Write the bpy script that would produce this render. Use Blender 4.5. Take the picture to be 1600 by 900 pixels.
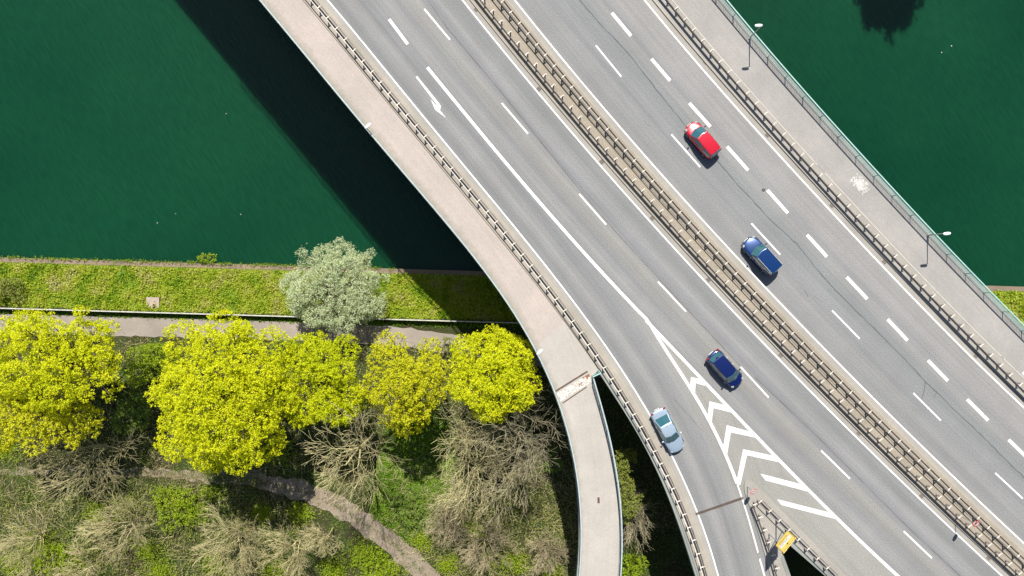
import bpy, bmesh, math, random
import numpy as np
from mathutils import Vector, Matrix

R = math.radians
random.seed(7)
for o in list(bpy.data.objects): bpy.data.objects.remove(o)
scene = bpy.context.scene
C = scene.collection

# ------------------------------------------------------------------ camera, sky, sun, exposure
DECK = 16.0                      # road surface above the water
CAMZ = 84.0
SUN_EL = 52.0
cd = bpy.data.cameras.new('camera'); cam = bpy.data.objects.new('camera', cd); C.objects.link(cam)
cam.location = (0, 0, CAMZ); cam.rotation_euler = (0, 0, 0)
cd.sensor_width = 36; cd.angle = 2 * math.atan(50 / (CAMZ - DECK)); cd.clip_end = 2000
scene.camera = cam
w = bpy.data.worlds.new('World'); scene.world = w; w.use_nodes = True
nt = w.node_tree; nt.nodes.clear()
sky = nt.nodes.new('ShaderNodeTexSky'); sky.sky_type = 'NISHITA'; sky.sun_disc = False
sky.sun_elevation = R(SUN_EL); sky.sun_rotation = 0.0
bg = nt.nodes.new('ShaderNodeBackground'); bg.inputs['Strength'].default_value = 0.065
wo = nt.nodes.new('ShaderNodeOutputWorld')
nt.links.new(sky.outputs[0], bg.inputs[0]); nt.links.new(bg.outputs[0], wo.inputs[0])
sl = bpy.data.lights.new('sun', 'SUN'); sl.energy = 5.0; sl.angle = R(0.5); sl.color = (1.0, 0.955, 0.88)
so = bpy.data.objects.new('sun', sl); C.objects.link(so); so.rotation_euler = (R(-(90 - SUN_EL)), 0, 0); so.location = (0, 60, 90)
scene.view_settings.view_transform = 'Standard'; scene.view_settings.look = 'None'
scene.view_settings.exposure = 0.62; scene.view_settings.gamma = 1.0

# ------------------------------------------------------------------ helpers
def at(px, py, z=DECK):
    """a spot of the photograph at a given height -> place in metres"""
    k = (CAMZ - z) / (CAMZ - DECK) / 16.0
    return ((px - 800) * k, (450 - py) * k)

def tag(o, label=None, cat=None, group=None, kind=None):
    if label: o['label'] = label
    if cat: o['category'] = cat
    if group: o['group'] = group
    if kind: o['kind'] = kind
    return o

def empty(name, loc=(0, 0, 0), rz=0):
    o = bpy.data.objects.new(name, None); C.objects.link(o)
    o.location = loc; o.rotation_euler = (0, 0, rz); o.empty_display_size = 0.3
    return o

def link(name, me, mat=None, parent=None, loc=None, rz=None):
    o = bpy.data.objects.new(name, me); C.objects.link(o)
    if mat is not None and not me.materials: me.materials.append(mat)
    if parent: o.parent = parent
    if loc is not None: o.location = loc
    if rz is not None: o.rotation_euler = (0, 0, rz)
    return o

def arr_mesh(name, V, F, mat=None, smooth=False, uv=None):
    V = np.asarray(V, dtype=np.float32).reshape(-1, 3); F = np.asarray(F, dtype=np.int32)
    n, k = F.shape
    me = bpy.data.meshes.new(name)
    me.vertices.add(len(V)); me.vertices.foreach_set('co', V.ravel())
    me.loops.add(n * k); me.loops.foreach_set('vertex_index', F.ravel())
    me.polygons.add(n)
    me.polygons.foreach_set('loop_start', np.arange(0, n * k, k, dtype=np.int32))
    me.polygons.foreach_set('loop_total', np.full(n, k, dtype=np.int32))
    me.polygons.foreach_set('use_smooth', np.full(n, bool(smooth)))
    if uv is not None:
        l = me.uv_layers.new(name='UVMap')
        l.data.foreach_set('uv', np.asarray(uv, dtype=np.float32)[F.ravel()].ravel())
    me.update(calc_edges=True)
    if mat: me.materials.append(mat)
    return me

def py_mesh(name, V, F, mat=None, smooth=False):
    me = bpy.data.meshes.new(name); me.from_pydata(V, [], F); me.update()
    if smooth:
        for p in me.polygons: p.use_smooth = True
    if mat: me.materials.append(mat)
    return me

class MB:
    """collects simple solids, builds one mesh"""
    def __init__(s): s.V = []; s.F = []
    def add(s, V, F):
        b = len(s.V); s.V += [tuple(v) for v in V]; s.F += [tuple(i + b for i in f) for f in F]; return s
    def box(s, c, d, rz=0, m=None):
        x, y, z = d[0] / 2, d[1] / 2, d[2] / 2
        V = [Vector(p) for p in ((-x,-y,-z),(x,-y,-z),(x,y,-z),(-x,y,-z),(-x,-y,z),(x,-y,z),(x,y,z),(-x,y,z))]
        M = Matrix.Translation(c) @ Matrix.Rotation(rz, 4, 'Z')
        if m: M = Matrix.Translation(c) @ m
        return s.add([M @ v for v in V], [(0,3,2,1),(4,5,6,7),(0,1,5,4),(1,2,6,5),(2,3,7,6),(3,0,4,7)])
    def tube(s, p0, p1, r0, r1=None, k=8):
        r1 = r0 if r1 is None else r1
        p0, p1 = Vector(p0), Vector(p1); d = (p1 - p0).normalized()
        a = d.orthogonal().normalized(); b = d.cross(a)
        V = []
        for p, r in ((p0, r0), (p1, r1)):
            V += [p + (a * math.cos(t) + b * math.sin(t)) * r for t in (2 * math.pi * i / k for i in range(k))]
        F = [(i, (i + 1) % k, k + (i + 1) % k, k + i) for i in range(k)] + [tuple(range(k))[::-1], tuple(range(k, 2 * k))]
        return s.add(V, F)
    def prism(s, pts, z0, z1):
        n = len(pts)
        if sum(pts[i][0]*pts[(i+1)%n][1]-pts[(i+1)%n][0]*pts[i][1] for i in range(n)) < 0: pts = pts[::-1]
        V = [(x, y, z0) for x, y in pts] + [(x, y, z1) for x, y in pts]
        F = [tuple(range(n))[::-1], tuple(range(n, 2 * n))] + [(i, (i + 1) % n, n + (i + 1) % n, n + i) for i in range(n)]
        return s.add(V, F)
    def build(s, name, mat=None, parent=None, loc=None, rz=None, smooth=False):
        return link(name, py_mesh(name, s.V, s.F, mat, smooth), None, parent, loc, rz)

# ------------------------------------------------------------------ materials
class NT:
    def __init__(s, name):
        s.m = bpy.data.materials.new(name); s.m.use_nodes = True
        s.t = s.m.node_tree; s.n = s.t.nodes; s.l = s.t.links
        s.b = s.n['Principled BSDF']; s._co = None
    def node(s, kind, **kw):
        n = s.n.new(kind)
        for k, v in kw.items(): setattr(n, k, v)
        return n
    def co(s, kind='Object'):
        if not s._co: s._co = s.node('ShaderNodeTexCoord')
        return s._co.outputs[kind]
    def mapping(s, vec, scale=(1,1,1), rot=(0,0,0), loc=(0,0,0)):
        m = s.node('ShaderNodeMapping'); m.inputs['Scale'].default_value = scale
        m.inputs['Rotation'].default_value = rot; m.inputs['Location'].default_value = loc
        s.l.new(vec, m.inputs[0]); return m.outputs[0]
    def noise(s, vec, scale=1, detail=4, rough=0.55):
        n = s.node('ShaderNodeTexNoise'); n.inputs['Scale'].default_value = scale
        n.inputs['Detail'].default_value = detail; n.inputs['Roughness'].default_value = rough
        s.l.new(vec, n.inputs['Vector']); return n.outputs[0]
    def ramp(s, fac, stops, interp='LINEAR'):
        r = s.node('ShaderNodeValToRGB'); e = r.color_ramp.elements; r.color_ramp.interpolation = interp
        while len(e) < len(stops): e.new(0.5)
        for el, (p, c) in zip(e, stops):
            el.position = p; el.color = (c, c, c, 1) if isinstance(c, (int, float)) else (*c, 1)
        s.l.new(fac, r.inputs[0]); return r.outputs[0]
    def mix(s, fac, a, b, mode='MIX'):
        m = s.node('ShaderNodeMix', data_type='RGBA', blend_type=mode)
        for i, v in ((0, fac), (6, a), (7, b)):
            sock = m.inputs[i]
            if isinstance(v, bpy.types.NodeSocket): s.l.new(v, sock)
            elif isinstance(v, (int, float)): sock.default_value = v if i == 0 else (v, v, v, 1)
            else: sock.default_value = (*v, 1)
        return m.outputs[2]
    def math(s, op, a, b=None):
        m = s.node('ShaderNodeMath', operation=op)
        for i, v in enumerate((a, b)):
            if v is None: continue
            if isinstance(v, bpy.types.NodeSocket): s.l.new(v, m.inputs[i])
            else: m.inputs[i].default_value = v
        return m.outputs[0]
    def bump(s, h, strength=0.3, dist=0.02):
        b = s.node('ShaderNodeBump'); b.inputs['Strength'].default_value = strength; b.inputs['Distance'].default_value = dist
        s.l.new(h, b.inputs['Height']); s.l.new(b.outputs[0], s.b.inputs['Normal'])
    def out(s, col=None, rough=0.8, metal=0.0, spec=0.3, coat=0.0):
        if col is not None:
            if isinstance(col, bpy.types.NodeSocket): s.l.new(col, s.b.inputs['Base Color'])
            else: s.b.inputs['Base Color'].default_value = (*col, 1)
        if isinstance(rough, bpy.types.NodeSocket): s.l.new(rough, s.b.inputs['Roughness'])
        else: s.b.inputs['Roughness'].default_value = rough
        s.b.inputs['Metallic'].default_value = metal
        s.b.inputs['Specular IOR Level'].default_value = spec
        s.b.inputs['Coat Weight'].default_value = coat
        return s.m

def simple(name, col, rough=0.6, metal=0.0, spec=0.4, coat=0.0, vary=0.12, scale=3.0):
    t = NT(name)
    n = t.noise(t.co(), scale, 5)
    c = t.mix(t.ramp(n, [(0.3, 0.0), (0.7, 1.0)]), tuple(x * (1 - vary) for x in col), tuple(min(1, x * (1 + vary)) for x in col))
    return t.out(c, rough, metal, spec, coat)

def concrete(name, base, stain, grain=0.16, scale=0.35, moss=None):
    t = NT(name); P = t.node('ShaderNodeNewGeometry').outputs['Position']
    big = t.noise(P, scale, 6, 0.6); mid = t.noise(P, 2.2, 5, 0.65); fine = t.noise(P, 14, 3, 0.7)
    c = t.mix(t.ramp(big, [(0.34, 0.0), (0.68, 1.0)]), stain, base)
    c = t.mix(t.ramp(mid, [(0.42, 0.28), (0.6, 0.0)]), c, stain)
    g = t.ramp(fine, [(0.25, 1 - grain), (0.75, 1 + grain)])
    # streaks along the run of the strip
    U = t.mapping(t.co('UV'), (0.05, 1.6, 1)); st = t.noise(U, 2.0, 4, 0.6)
    g2 = t.ramp(st, [(0.3, 0.95), (0.7, 1.04)])
    c = t.mix(1.0, c, g, 'MULTIPLY'); c = t.mix(1.0, c, g2, 'MULTIPLY')
    if moss:
        sep = t.node('ShaderNodeSeparateXYZ'); t.l.new(t.co('UV'), sep.inputs[0])
        e = t.math('ADD', sep.outputs[1], t.math('MULTIPLY', t.math('SUBTRACT', t.noise(P, 1.3, 5, .7), .5), 1.3))
        c = t.mix(t.ramp(t.math('DIVIDE', e, moss[0]), [(0.0, .75), (0.55, .3), (1.0, 0.0)]), c, moss[1])
        sp = t.noise(P, 0.9, 6, .75); c = t.mix(t.ramp(sp, [(.6, 0.0), (.68, .22)]), c, tuple(q * .55 for q in base))
    t.bump(fine, 0.25, 0.01)
    return t.out(c, 0.88, 0, 0.25)

def asphalt(name, stops, width, grain=0.42, tone=(1.0, 1.0, 1.01)):
    """stops: (metres across, grey) list of tyre-polished and seam bands"""
    t = NT(name); P = t.node('ShaderNodeNewGeometry').outputs['Position']
    sep = t.node('ShaderNodeSeparateXYZ'); t.l.new(t.co('UV'), sep.inputs[0])
    wob = t.noise(t.mapping(t.co('UV'), (0.06, 0.4, 1)), 1.5, 3)
    y = t.math('ADD', sep.outputs[1], t.math('MULTIPLY', t.math('SUBTRACT', wob, 0.5), 0.5))
    f = t.math('DIVIDE', y, width)
    c = t.ramp(f, [(p / width, col) for p, col in stops])
    st = t.noise(t.mapping(t.co('UV'), (0.025, 1.3, 1)), 2.2, 4, 0.62)
    c = t.mix(1.0, c, t.ramp(st, [(0.28, 0.90), (0.72, 1.10)]), 'MULTIPLY')
    c = t.mix(1.0, c, tone, 'MULTIPLY')
    big = t.noise(P, 0.22, 5, 0.6)
    c = t.mix(1.0, c, t.ramp(big, [(0.3, 0.93), (0.7, 1.06)]), 'MULTIPLY')
    tint = t.noise(P, 0.8, 4, 0.6)
    c = t.mix(t.ramp(tint, [(0.35, 0.0), (0.7, 0.5)]), c, t.mix(1.0, c, (0.97, 1.02, 1.0), 'MULTIPLY'))
    fine = t.noise(P, 11, 3, 0.8)
    c = t.mix(1.0, c, t.ramp(fine, [(0.28, 1 - grain), (0.72, 1 + grain)]), 'MULTIPLY')
    t.bump(fine, 0.3, 0.01)
    return t.out(c, 0.85, 0, 0.3)

def leafmat(name, cols, trans=0.3, rough=0.6, patch=0.55, pscale=0.55):
    t = NT(name); g = t.node('ShaderNodeNewGeometry')
    P = g.outputs['Position']; rnd = g.outputs['Random Per Island']
    big = t.noise(P, pscale, 3)
    f = t.math('ADD', t.math('MULTIPLY', rnd, 1.1 - patch), t.math('MULTIPLY', big, patch))
    if patch > .6: f = t.math('ADD', t.math('MULTIPLY', rnd, .35), t.math('SUBTRACT', t.math('MULTIPLY', big, 1.9), .60))
    n = len(cols)
    c = t.ramp(f, [(0.12 + 0.8 * i / (n - 1), col) for i, col in enumerate(cols)])
    t.out(c, rough, 0, 0.25)
    tr = t.node('ShaderNodeBsdfTranslucent'); t.l.new(c, tr.inputs[0])
    mx = t.node('ShaderNodeMixShader'); mx.inputs[0].default_value = trans
    t.l.new(t.b.outputs[0], mx.inputs[1]); t.l.new(tr.outputs[0], mx.inputs[2])
    t.l.new(mx.outputs[0], t.n['Material Output'].inputs[0])
    return t.m

def barkmat(name, a, b):
    t = NT(name); P = t.node('ShaderNodeNewGeometry').outputs['Position']
    n = t.noise(P, 3.0, 4, 0.6)
    return t.out(t.mix(t.ramp(n, [(0.3, 0.0), (0.7, 1.0)]), a, b), 0.85, 0, 0.2)

def paintmat(name, col, wear=0.35, base=(0.2, 0.2, 0.2)):
    t = NT(name); P = t.node('ShaderNodeNewGeometry').outputs['Position']
    n = t.noise(P, 5, 6, 0.75)
    c = t.mix(t.ramp(n, [(0.32, wear), (0.54, 0.0)]), col, base)
    return t.out(c, 0.7, 0, 0.3)

def rustplate(name):
    t = NT(name); P = t.node('ShaderNodeNewGeometry').outputs['Position']
    n = t.noise(P, 1.1, 5, 0.7); n2 = t.noise(P, 6, 5, 0.7)
    c = t.mix(t.ramp(n2, [(0.42, 1.0), (0.48, 0.0)]), (0.52, 0.51, 0.47), (0.3, 0.27, 0.22))
    c = t.mix(t.ramp(n, [(0.56, 0.0), (0.6, 1.0)]), c, (0.22, 0.085, 0.04))
    return t.out(c, 0.8, 0, 0.3)

def watermat():
    t = NT('water_green'); P = t.node('ShaderNodeNewGeometry').outputs['Position']
    big = t.noise(P, 0.022, 5, 0.6)
    c = t.mix(t.ramp(big, [(0.36, 0.0), (0.64, 1.0)]), (0.0018, 0.029, 0.0128), (0.0040, 0.042, 0.0178))
    rip = t.noise(t.mapping(t.mapping(P, (1, 1, 1), (0, 0, R(58))), (0.35, 1.5, 1)), 1.9, 4, 0.6)
    c = t.mix(1.0, c, t.ramp(rip, [(0.3, 0.86), (0.7, 1.16)]), 'MULTIPLY')
    t.bump(rip, 0.5, 0.08)
    t.b.inputs['IOR'].default_value = 1.33
    t.b.subsurface_method = 'BURLEY'
    t.b.inputs['Subsurface Weight'].default_value = 1.0; t.b.inputs['Subsurface Radius'].default_value = (1.0, 1.0, 1.0); t.b.inputs['Subsurface Scale'].default_value = 1.1
    return t.out(c, 0.14, 0, 0.5)

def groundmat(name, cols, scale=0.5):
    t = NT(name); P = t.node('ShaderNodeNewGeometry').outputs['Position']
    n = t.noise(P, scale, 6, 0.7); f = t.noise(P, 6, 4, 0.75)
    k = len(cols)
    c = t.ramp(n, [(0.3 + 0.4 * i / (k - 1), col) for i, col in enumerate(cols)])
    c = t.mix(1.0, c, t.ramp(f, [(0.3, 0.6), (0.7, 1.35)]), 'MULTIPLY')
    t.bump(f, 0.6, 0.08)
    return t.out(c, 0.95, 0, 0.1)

M = {}
M['walk_pink'] = concrete('walkway_concrete_pink', (0.41, 0.35, 0.315), (0.35, 0.31, 0.278), 0.22, moss=(.9, (.19, .19, .15)))
M['walk_ramp'] = concrete('ramp_concrete_pale', (0.405, 0.37, 0.335), (0.345, 0.322, 0.288), 0.2, moss=(.7, (.22, .215, .18)))
M['walk_grey'] = concrete('walkway_concrete_grey', (0.315, 0.30, 0.28), (0.265, 0.252, 0.238), 0.24)
M['plinth'] = concrete('plinth_concrete', (0.36, 0.32, 0.27), (0.28, 0.255, 0.215), 0.14)
M['median'] = concrete('median_concrete_ochre', (0.32, 0.28, 0.22), (0.255, 0.225, 0.18), 0.34)
M['gutter'] = concrete('gutter_concrete', (0.33, 0.312, 0.28), (0.265, 0.252, 0.228), 0.24)
M['plinth_grey'] = concrete('plinth_concrete_grey', (0.33, 0.308, 0.275), (0.265, 0.25, 0.225), 0.24)
M['edge'] = concrete('edge_beam_concrete', (0.27, 0.29, 0.265), (0.19, 0.205, 0.19), 0.12)
M['slab'] = concrete('slab_concrete', (0.26, 0.255, 0.24), (0.18, 0.175, 0.165), 0.12)
g = lambda a, b=None, c=None: (a, a if b is None else b, a if c is None else c)
main_stops = [(0.0, g(.20)), (1.0, g(.174, .177, .174)), (2.0, g(.225, .223, .22)), (2.9, g(.174, .174, .18)), (3.7, g(.232, .227, .212)), (4.3, g(.205, .2, .185)),
              (5.1, g(.182, .182, .184)), (6.0, g(.228, .225, .218)), (7.0, g(.185, .184, .184)), (8.4, g(.2, .198, .195)), (9.5, g(.18)), (12.0, g(.2))]
M['asphalt_main'] = asphalt('asphalt_main_lanes', main_stops, 12.0)
M['asphalt_exit'] = asphalt('asphalt_exit_lane', [(0, g(.195)), (0.8, g(.174)), (1.7, g(.23, .227, .22)), (2.6, g(.174)), (3.6, g(.2)), (4.4, g(.232, .227, .212)), (6, g(.205))], 6.0)
M['asphalt_right'] = asphalt('asphalt_far_carriageway', [(0, g(.215, .21, .205)), (0.9, g(.19)), (1.9, g(.212, .21, .205)), (2.9, g(.19, .191, .193)), (3.6, g(.205)), (4.6, g(.182, .186, .187)),
                                                         (5.6, g(.188, .192, .192)), (6.2, g(.225, .22, .212)), (7.0, g(.2)), (7.9, g(.238, .23, .222)), (9.2, g(.228, .222, .215)), (10.4, g(.245, .237, .228)), (12, g(.24, .23, .222))], 12.0)
M['asphalt_gore'] = asphalt('asphalt_gore', [(0, g(.245, .237, .215)), (4, g(.25, .243, .222)), (12, g(.245, .237, .217))], 12.0)
M['paint'] = paintmat('road_paint_white', (0.74, 0.74, 0.72), .6)
M['paint_thin'] = paintmat('road_paint_white_worn', (0.72, 0.71, 0.68), 0.6)
M['tar'] = simple('tar_seal', (0.095, 0.10, 0.103), 0.85)
M['seam'] = simple('seam_and_shadow_line', (0.07, 0.06, 0.05), 0.9)
M['pale_seam'] = simple('pale_seam', (0.55, 0.52, 0.47), 0.8)
M['kerb'] = concrete('kerb_stone', (0.38, 0.345, 0.295), (0.3, 0.275, 0.235), 0.12)
M['steel'] = simple('galvanised_steel', (0.30, 0.27, 0.25), 0.6, 0.2, 0.4, vary=0.25)
M['steel_dull'] = simple('weathered_guard_steel', (0.21, 0.185, 0.165), 0.7, 0.1, 0.3, vary=0.3)
M['bracket'] = simple('galvanised_bracket', (0.66, 0.60, 0.52), 0.55, 0.0, 0.4, vary=0.15)
M['rail_teal'] = simple('railing_paint_teal', (0.30, 0.50, 0.46), 0.5, 0.0, 0.4, vary=0.1)
M['rail_grey'] = simple('railing_paint_grey', (0.36, 0.42, 0.42), 0.5, 0.0, 0.4, vary=0.12)
M['lamp_white'] = simple('lamp_head_white', (0.80, 0.82, 0.80), 0.35)
M['pole'] = simple('pole_grey', (0.33, 0.35, 0.35), 0.5, 0.3)
M['dark_iron'] = simple('cast_iron', (0.07, 0.065, 0.06), 0.75)
M['brown_iron'] = simple('rusty_bar', (0.10, 0.065, 0.045), 0.8, vary=0.3)
M['rust'] = rustplate('rusty_cover_plate')
M['water'] = watermat()
M['quay'] = concrete('quay_cap_stone', (0.27, 0.2, 0.145), (0.17, 0.135, 0.1), 0.2)
M['bank'] = groundmat('bank_turf', [(0.19, 0.17, 0.07), (0.17, 0.21, 0.03), (0.14, 0.21, 0.02), (0.26, 0.23, 0.11)], 0.8)
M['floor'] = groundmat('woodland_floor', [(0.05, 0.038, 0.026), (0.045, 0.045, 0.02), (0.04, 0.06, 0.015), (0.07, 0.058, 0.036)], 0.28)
M['path'] = concrete('path_gravel', (0.31, 0.265, 0.23), (0.23, 0.2, 0.17), 0.15)
M['track'] = concrete('dirt_track', (0.29, 0.235, 0.185), (0.19, 0.155, 0.11), 0.35, 0.9)
M['wallcap'] = simple('wall_cap_pale', (0.45, 0.45, 0.39), 0.85, vary=.25)
M['wall'] = simple('low_wall_concrete', (0.25, 0.25, 0.21), 0.9)
M['yellow'] = leafmat('maple_blossom_yellow', [(0.28, 0.40, 0.006), (0.52, 0.58, 0.008), (0.76, 0.75, 0.012), (0.64, 0.67, 0.014)], 0.42)
M['yellow2'] = leafmat('maple_blossom_greenish', [(0.24, 0.37, 0.006), (0.46, 0.54, 0.007), (0.66, 0.68, 0.008), (0.58, 0.62, 0.01)], 0.42)
M['yellow3'] = leafmat('maple_blossom_olive', [(0.30, 0.36, 0.012), (0.52, 0.54, 0.012), (0.70, 0.68, 0.016), (0.60, 0.58, 0.03)], 0.42)
M['willow'] = leafmat('willow_leaf_silver', [(0.21, 0.31, 0.11), (0.42, 0.50, 0.26), (0.60, 0.65, 0.44), (0.50, 0.56, 0.22)], 0.35)
M['lime'] = leafmat('shrub_leaf_lime', [(0.12, 0.22, 0.012), (0.26, 0.36, 0.012), (0.36, 0.43, 0.02)], 0.35)
M['green'] = leafmat('shrub_leaf_green', [(0.06, 0.12, 0.018), (0.14, 0.22, 0.028), (0.22, 0.30, 0.045)], 0.3)
M['olive'] = leafmat('shrub_leaf_olive', [(0.11, 0.14, 0.025), (0.21, 0.25, 0.04), (0.31, 0.32, 0.08)], 0.3)
M['grass'] = leafmat('grass_blade', [(0.13, 0.25, 0.01), (0.25, 0.36, 0.014), (0.36, 0.43, 0.025), (0.40, 0.43, 0.06), (0.46, 0.43, 0.18)], 0.3, patch=.8, pscale=.42)
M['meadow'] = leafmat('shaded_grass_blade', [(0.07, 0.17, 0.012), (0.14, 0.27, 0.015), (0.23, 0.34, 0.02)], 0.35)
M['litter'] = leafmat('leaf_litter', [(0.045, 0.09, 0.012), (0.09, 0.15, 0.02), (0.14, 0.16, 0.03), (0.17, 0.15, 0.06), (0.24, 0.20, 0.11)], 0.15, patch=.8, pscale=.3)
M['bark'] = barkmat('bark_brown', (0.10, 0.08, 0.055), (0.17, 0.14, 0.1))
M['twig'] = barkmat('bare_twig_pale', (0.33, 0.29, 0.14), (0.55, 0.49, 0.27))
M['twig_grey'] = barkmat('bare_twig_grey', (0.26, 0.23, 0.14), (0.43, 0.385, 0.255))
M['twig_pink'] = barkmat('bare_twig_pinkish', (0.28, 0.235, 0.14), (0.43, 0.36, 0.24))

# ------------------------------------------------------------------ lines of the bridge, as offsets v(u) from one long axis
DX, DY = 0.684, -0.7295
_l = math.hypot(DX, DY); DX /= _l; DY /= _l
NX, NY = -DY, DX                                       # to the right of the traffic: up-right on the plan
def uv_of(x, y): return x * DX + y * DY, x * NX + y * NY
def xy_of(u, v): return u * DX + v * NX, u * DY + v * NY

class Line:
    def __init__(s, pts, deg=3, z=DECK, f=None, rng=None):
        if f: s.f = f; s.lo, s.hi = rng; return
        q = np.array([uv_of(*at(px, py, z)) for px, py in pts])
        q = q[np.argsort(q[:, 0])]
        s.lo, s.hi = q[0, 0], q[-1, 0]
        c = 0.5 * (s.lo + s.hi); h = 0.5 * (s.hi - s.lo)
        co = np.polyfit((q[:, 0] - c) / h, q[:, 1], deg)
        def f(u):
            uu = min(max(u, s.lo), s.hi); e = 1.5
            v = float(np.polyval(co, (uu - c) / h))
            if u < s.lo: v += (u - s.lo) * float(np.polyval(co, (s.lo + e - c) / h) - np.polyval(co, (s.lo - c) / h)) / e
            if u > s.hi: v += (u - s.hi) * float(np.polyval(co, (s.hi - c) / h) - np.polyval(co, (s.hi - e - c) / h)) / e
            return v
        s.f = f
    def __call__(s, u): return s.f(u)
    def off(s, d): return Line(None, f=lambda u: s.f(u) + d * math.hypot(1, (s.f(u + .2) - s.f(u - .2)) / .4), rng=(s.lo, s.hi))
    def xy(s, u): return xy_of(u, s.f(u))
    def walk(s, u0, u1, step):
        """points every step metres along the line, with heading"""
        res = []; u = u0; acc = 0; p = s.xy(u)
        res.append((*p, math.atan2(s.xy(u + .1)[1] - p[1], s.xy(u + .1)[0] - p[0])))
        while u < u1:
            u2 = u + 0.05; q = s.xy(u2); acc += math.hypot(q[0] - p[0], q[1] - p[1]); u, p = u2, q
            if acc >= step:
                acc -= step; r = s.xy(u + .1); res.append((*p, math.atan2(r[1] - p[1], r[0] - p[0])))
        return res

def join(a, b, u, blend=1.0):
    def f(x):
        t = min(1, max(0, (x - u) / blend + .5)); return a(x) * (1 - t) + b(x) * t
    return Line(None, f=f, rng=(a.lo, b.hi))

E1 = Line([(512,0),(545,40),(588,93),(644,159),(676,200),(697,225),(760,300),(797,349),(820,375),(859,422),(875,445),(912,492),(947,540),(975,582),(997,621),(1015,647),(1050,715),(1065,746),(1072,758),(1082,781),(1090,800),(1105,842),(1121,897)], 6)
E2 = Line([(608,30),(637,69),(667,106),(715,162),(767,225),(795,260),(840,312),(890,370),(917,401),(937,422),(950,436),(987,473),(1015,505)], 3)
BL = Line([(1015,505),(1025,523),(1050,561),(1085,617),(1112,667),(1135,710),(1151,752),(1160,783),(1169,810),(1185,863),(1194,899)], 4)
BR = Line([(1020,511),(1065,560),(1100,597),(1140,637),(1180,680),(1200,700),(1220,722),(1262,764),(1312,815),(1360,860),(1402,899)], 3)
E3 = Line([(722,0),(762,50),(820,117),(855,160),(885,199),(907,224),(940,262),(1015,345),(1064,400),(1087,424),(1135,475),(1207,550),(1280,624),(1330,675),(1375,720),(1400,745),(1440,782),(1487,827),(1565,899)], 4)
E4 = Line([(804,0),(840,45),(902,120),(950,175),(970,200),(995,229),(1035,275),(1050,292),(1100,347),(1150,400),(1215,470),(1275,530),(1302,559),(1367,624),(1417,675),(1475,732),(1531,784),(1545,797),(1600,849)], 4)
E5 = Line([(1007,0),(1052,55),(1097,106),(1134,150),(1155,175),(1195,215),(1200,225),(1252,280),(1282,312),(1340,375),(1387,425),(1411,449),(1450,490),(1512,552),(1600,637)], 4)
L0 = Line([(405,0),(411,7),(432,31),(486,96),(521,144),(572,200),(600,232),(635,275),(675,325),(712,367),(737,400),(757,422),(770,442),(795,477),(817,512),(837,547),(852,580),(867,612),(877,652),(885,675),(890,690),(897,730),(904,772),(905,795),(904,855),(902,900)], 7)
PR = Line([(925,585),(935,622),(950,675),(955,700),(960,722),(965,772),(969,795),(970,835),(967,900)], 4)
RL = Line([(936,581),(962,622),(985,657),(1007,695),(1025,731),(1042,772),(1050,790),(1070,845),(1086,897)], 4)
RB = Line([(1144,25),(1171,59),(1199,90),(1226,122),(1253,152),(1281,184),(1309,215),(1337,247),(1365,276),(1393,307),(1421,337),(1449,367),(1477,397),(1505,425),(1534,455),(1562,484),(1589,511)], 4)
K5 = Line([(1160,760),(1162,768),(1167,782),(1176,805),(1190,850),(1197,875),(1206,910)], 2)
K6 = Line([(1175,751),(1200,777),(1230,806),(1268,845),(1320,898)], 2)
HL = Line([(1219,858),(1226,876),(1236,905)], 1)
HR = Line([(1230,848),(1255,868),(1290,900)], 1)
G1 = Line([(497,10),(512,26),(539,59),(566,93),(594,127),(620,160),(647,194),(661,210),(689,241),(717,275),(745,307),(771,341),(797,374),(822,407),(849,439),(872,471),(897,505),(922,539),(946,575),(968,610),(990,646),(1010,681),(1030,717),(1047,755),(1065,791),(1079,830),(1092,869),(1099,889)], 6, DECK + .85)
G2 = Line([(762,10),(776,26),(790,44),(817,74),(844,108),(871,141),(897,172),(924,206),(952,239),(979,270),(1006,301),(1035,331),(1062,361),(1091,391),(1104,406),(1132,436),(1160,466),(1189,496),(1216,526),(1245,556),(1274,585),(1302,614),(1345,656),(1374,685),(1402,712),(1430,741),(1459,769),(1487,796),(1545,850),(1589,891)], 4, DECK + .85)
G3 = Line([(x + 1, y - 6) for x, y in [(785,11),(799,27),(812,44),(836,72),(864,107),(890,139),(916,171),(942,202),(970,232),(997,266),(1025,296),(1052,329),(1080,357),(1122,404),(1150,435),(1177,464),(1211,497),(1235,524),(1262,552),(1295,585),(1319,612),(1362,654),(1391,682),(1420,710),(1447,737),(1475,766),(1520,805),(1562,847),(1590,875)]], 4, DECK + .85)
G4 = Line([(1059,15),(1071,32),(1085,47),(1099,62),(1126,94),(1152,126),(1179,157),(1206,189),(1232,220),(1261,250),(1289,281),(1316,311),(1346,341),(1372,371),(1415,414),(1427,429),(1455,459),(1482,489),(1511,517),(1540,546),(1567,574),(1597,602)], 4, DECK + .85)
G5 = Line([(1177,782),(1192,818),(1199,840),(1205,858),(1217,897)], 2, DECK + .85)
G6 = Line([(1184,779),(1199,794),(1214,809),(1229,823),(1257,852),(1272,867),(1287,881),(1301,895)], 2, DECK + .85)
U0, U1 = -66.0, 82.0
u_at = lambda px, py, z=DECK: uv_of(*at(px, py, z))[0]
US = u_at(1012, 502)            # where the exit lane parts
UN = u_at(1166, 750)            # nose of the island
UH = u_at(1226, 853)            # tip of the opening behind the island
UP = u_at(930, 583)             # where the footway leaves the road

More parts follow.
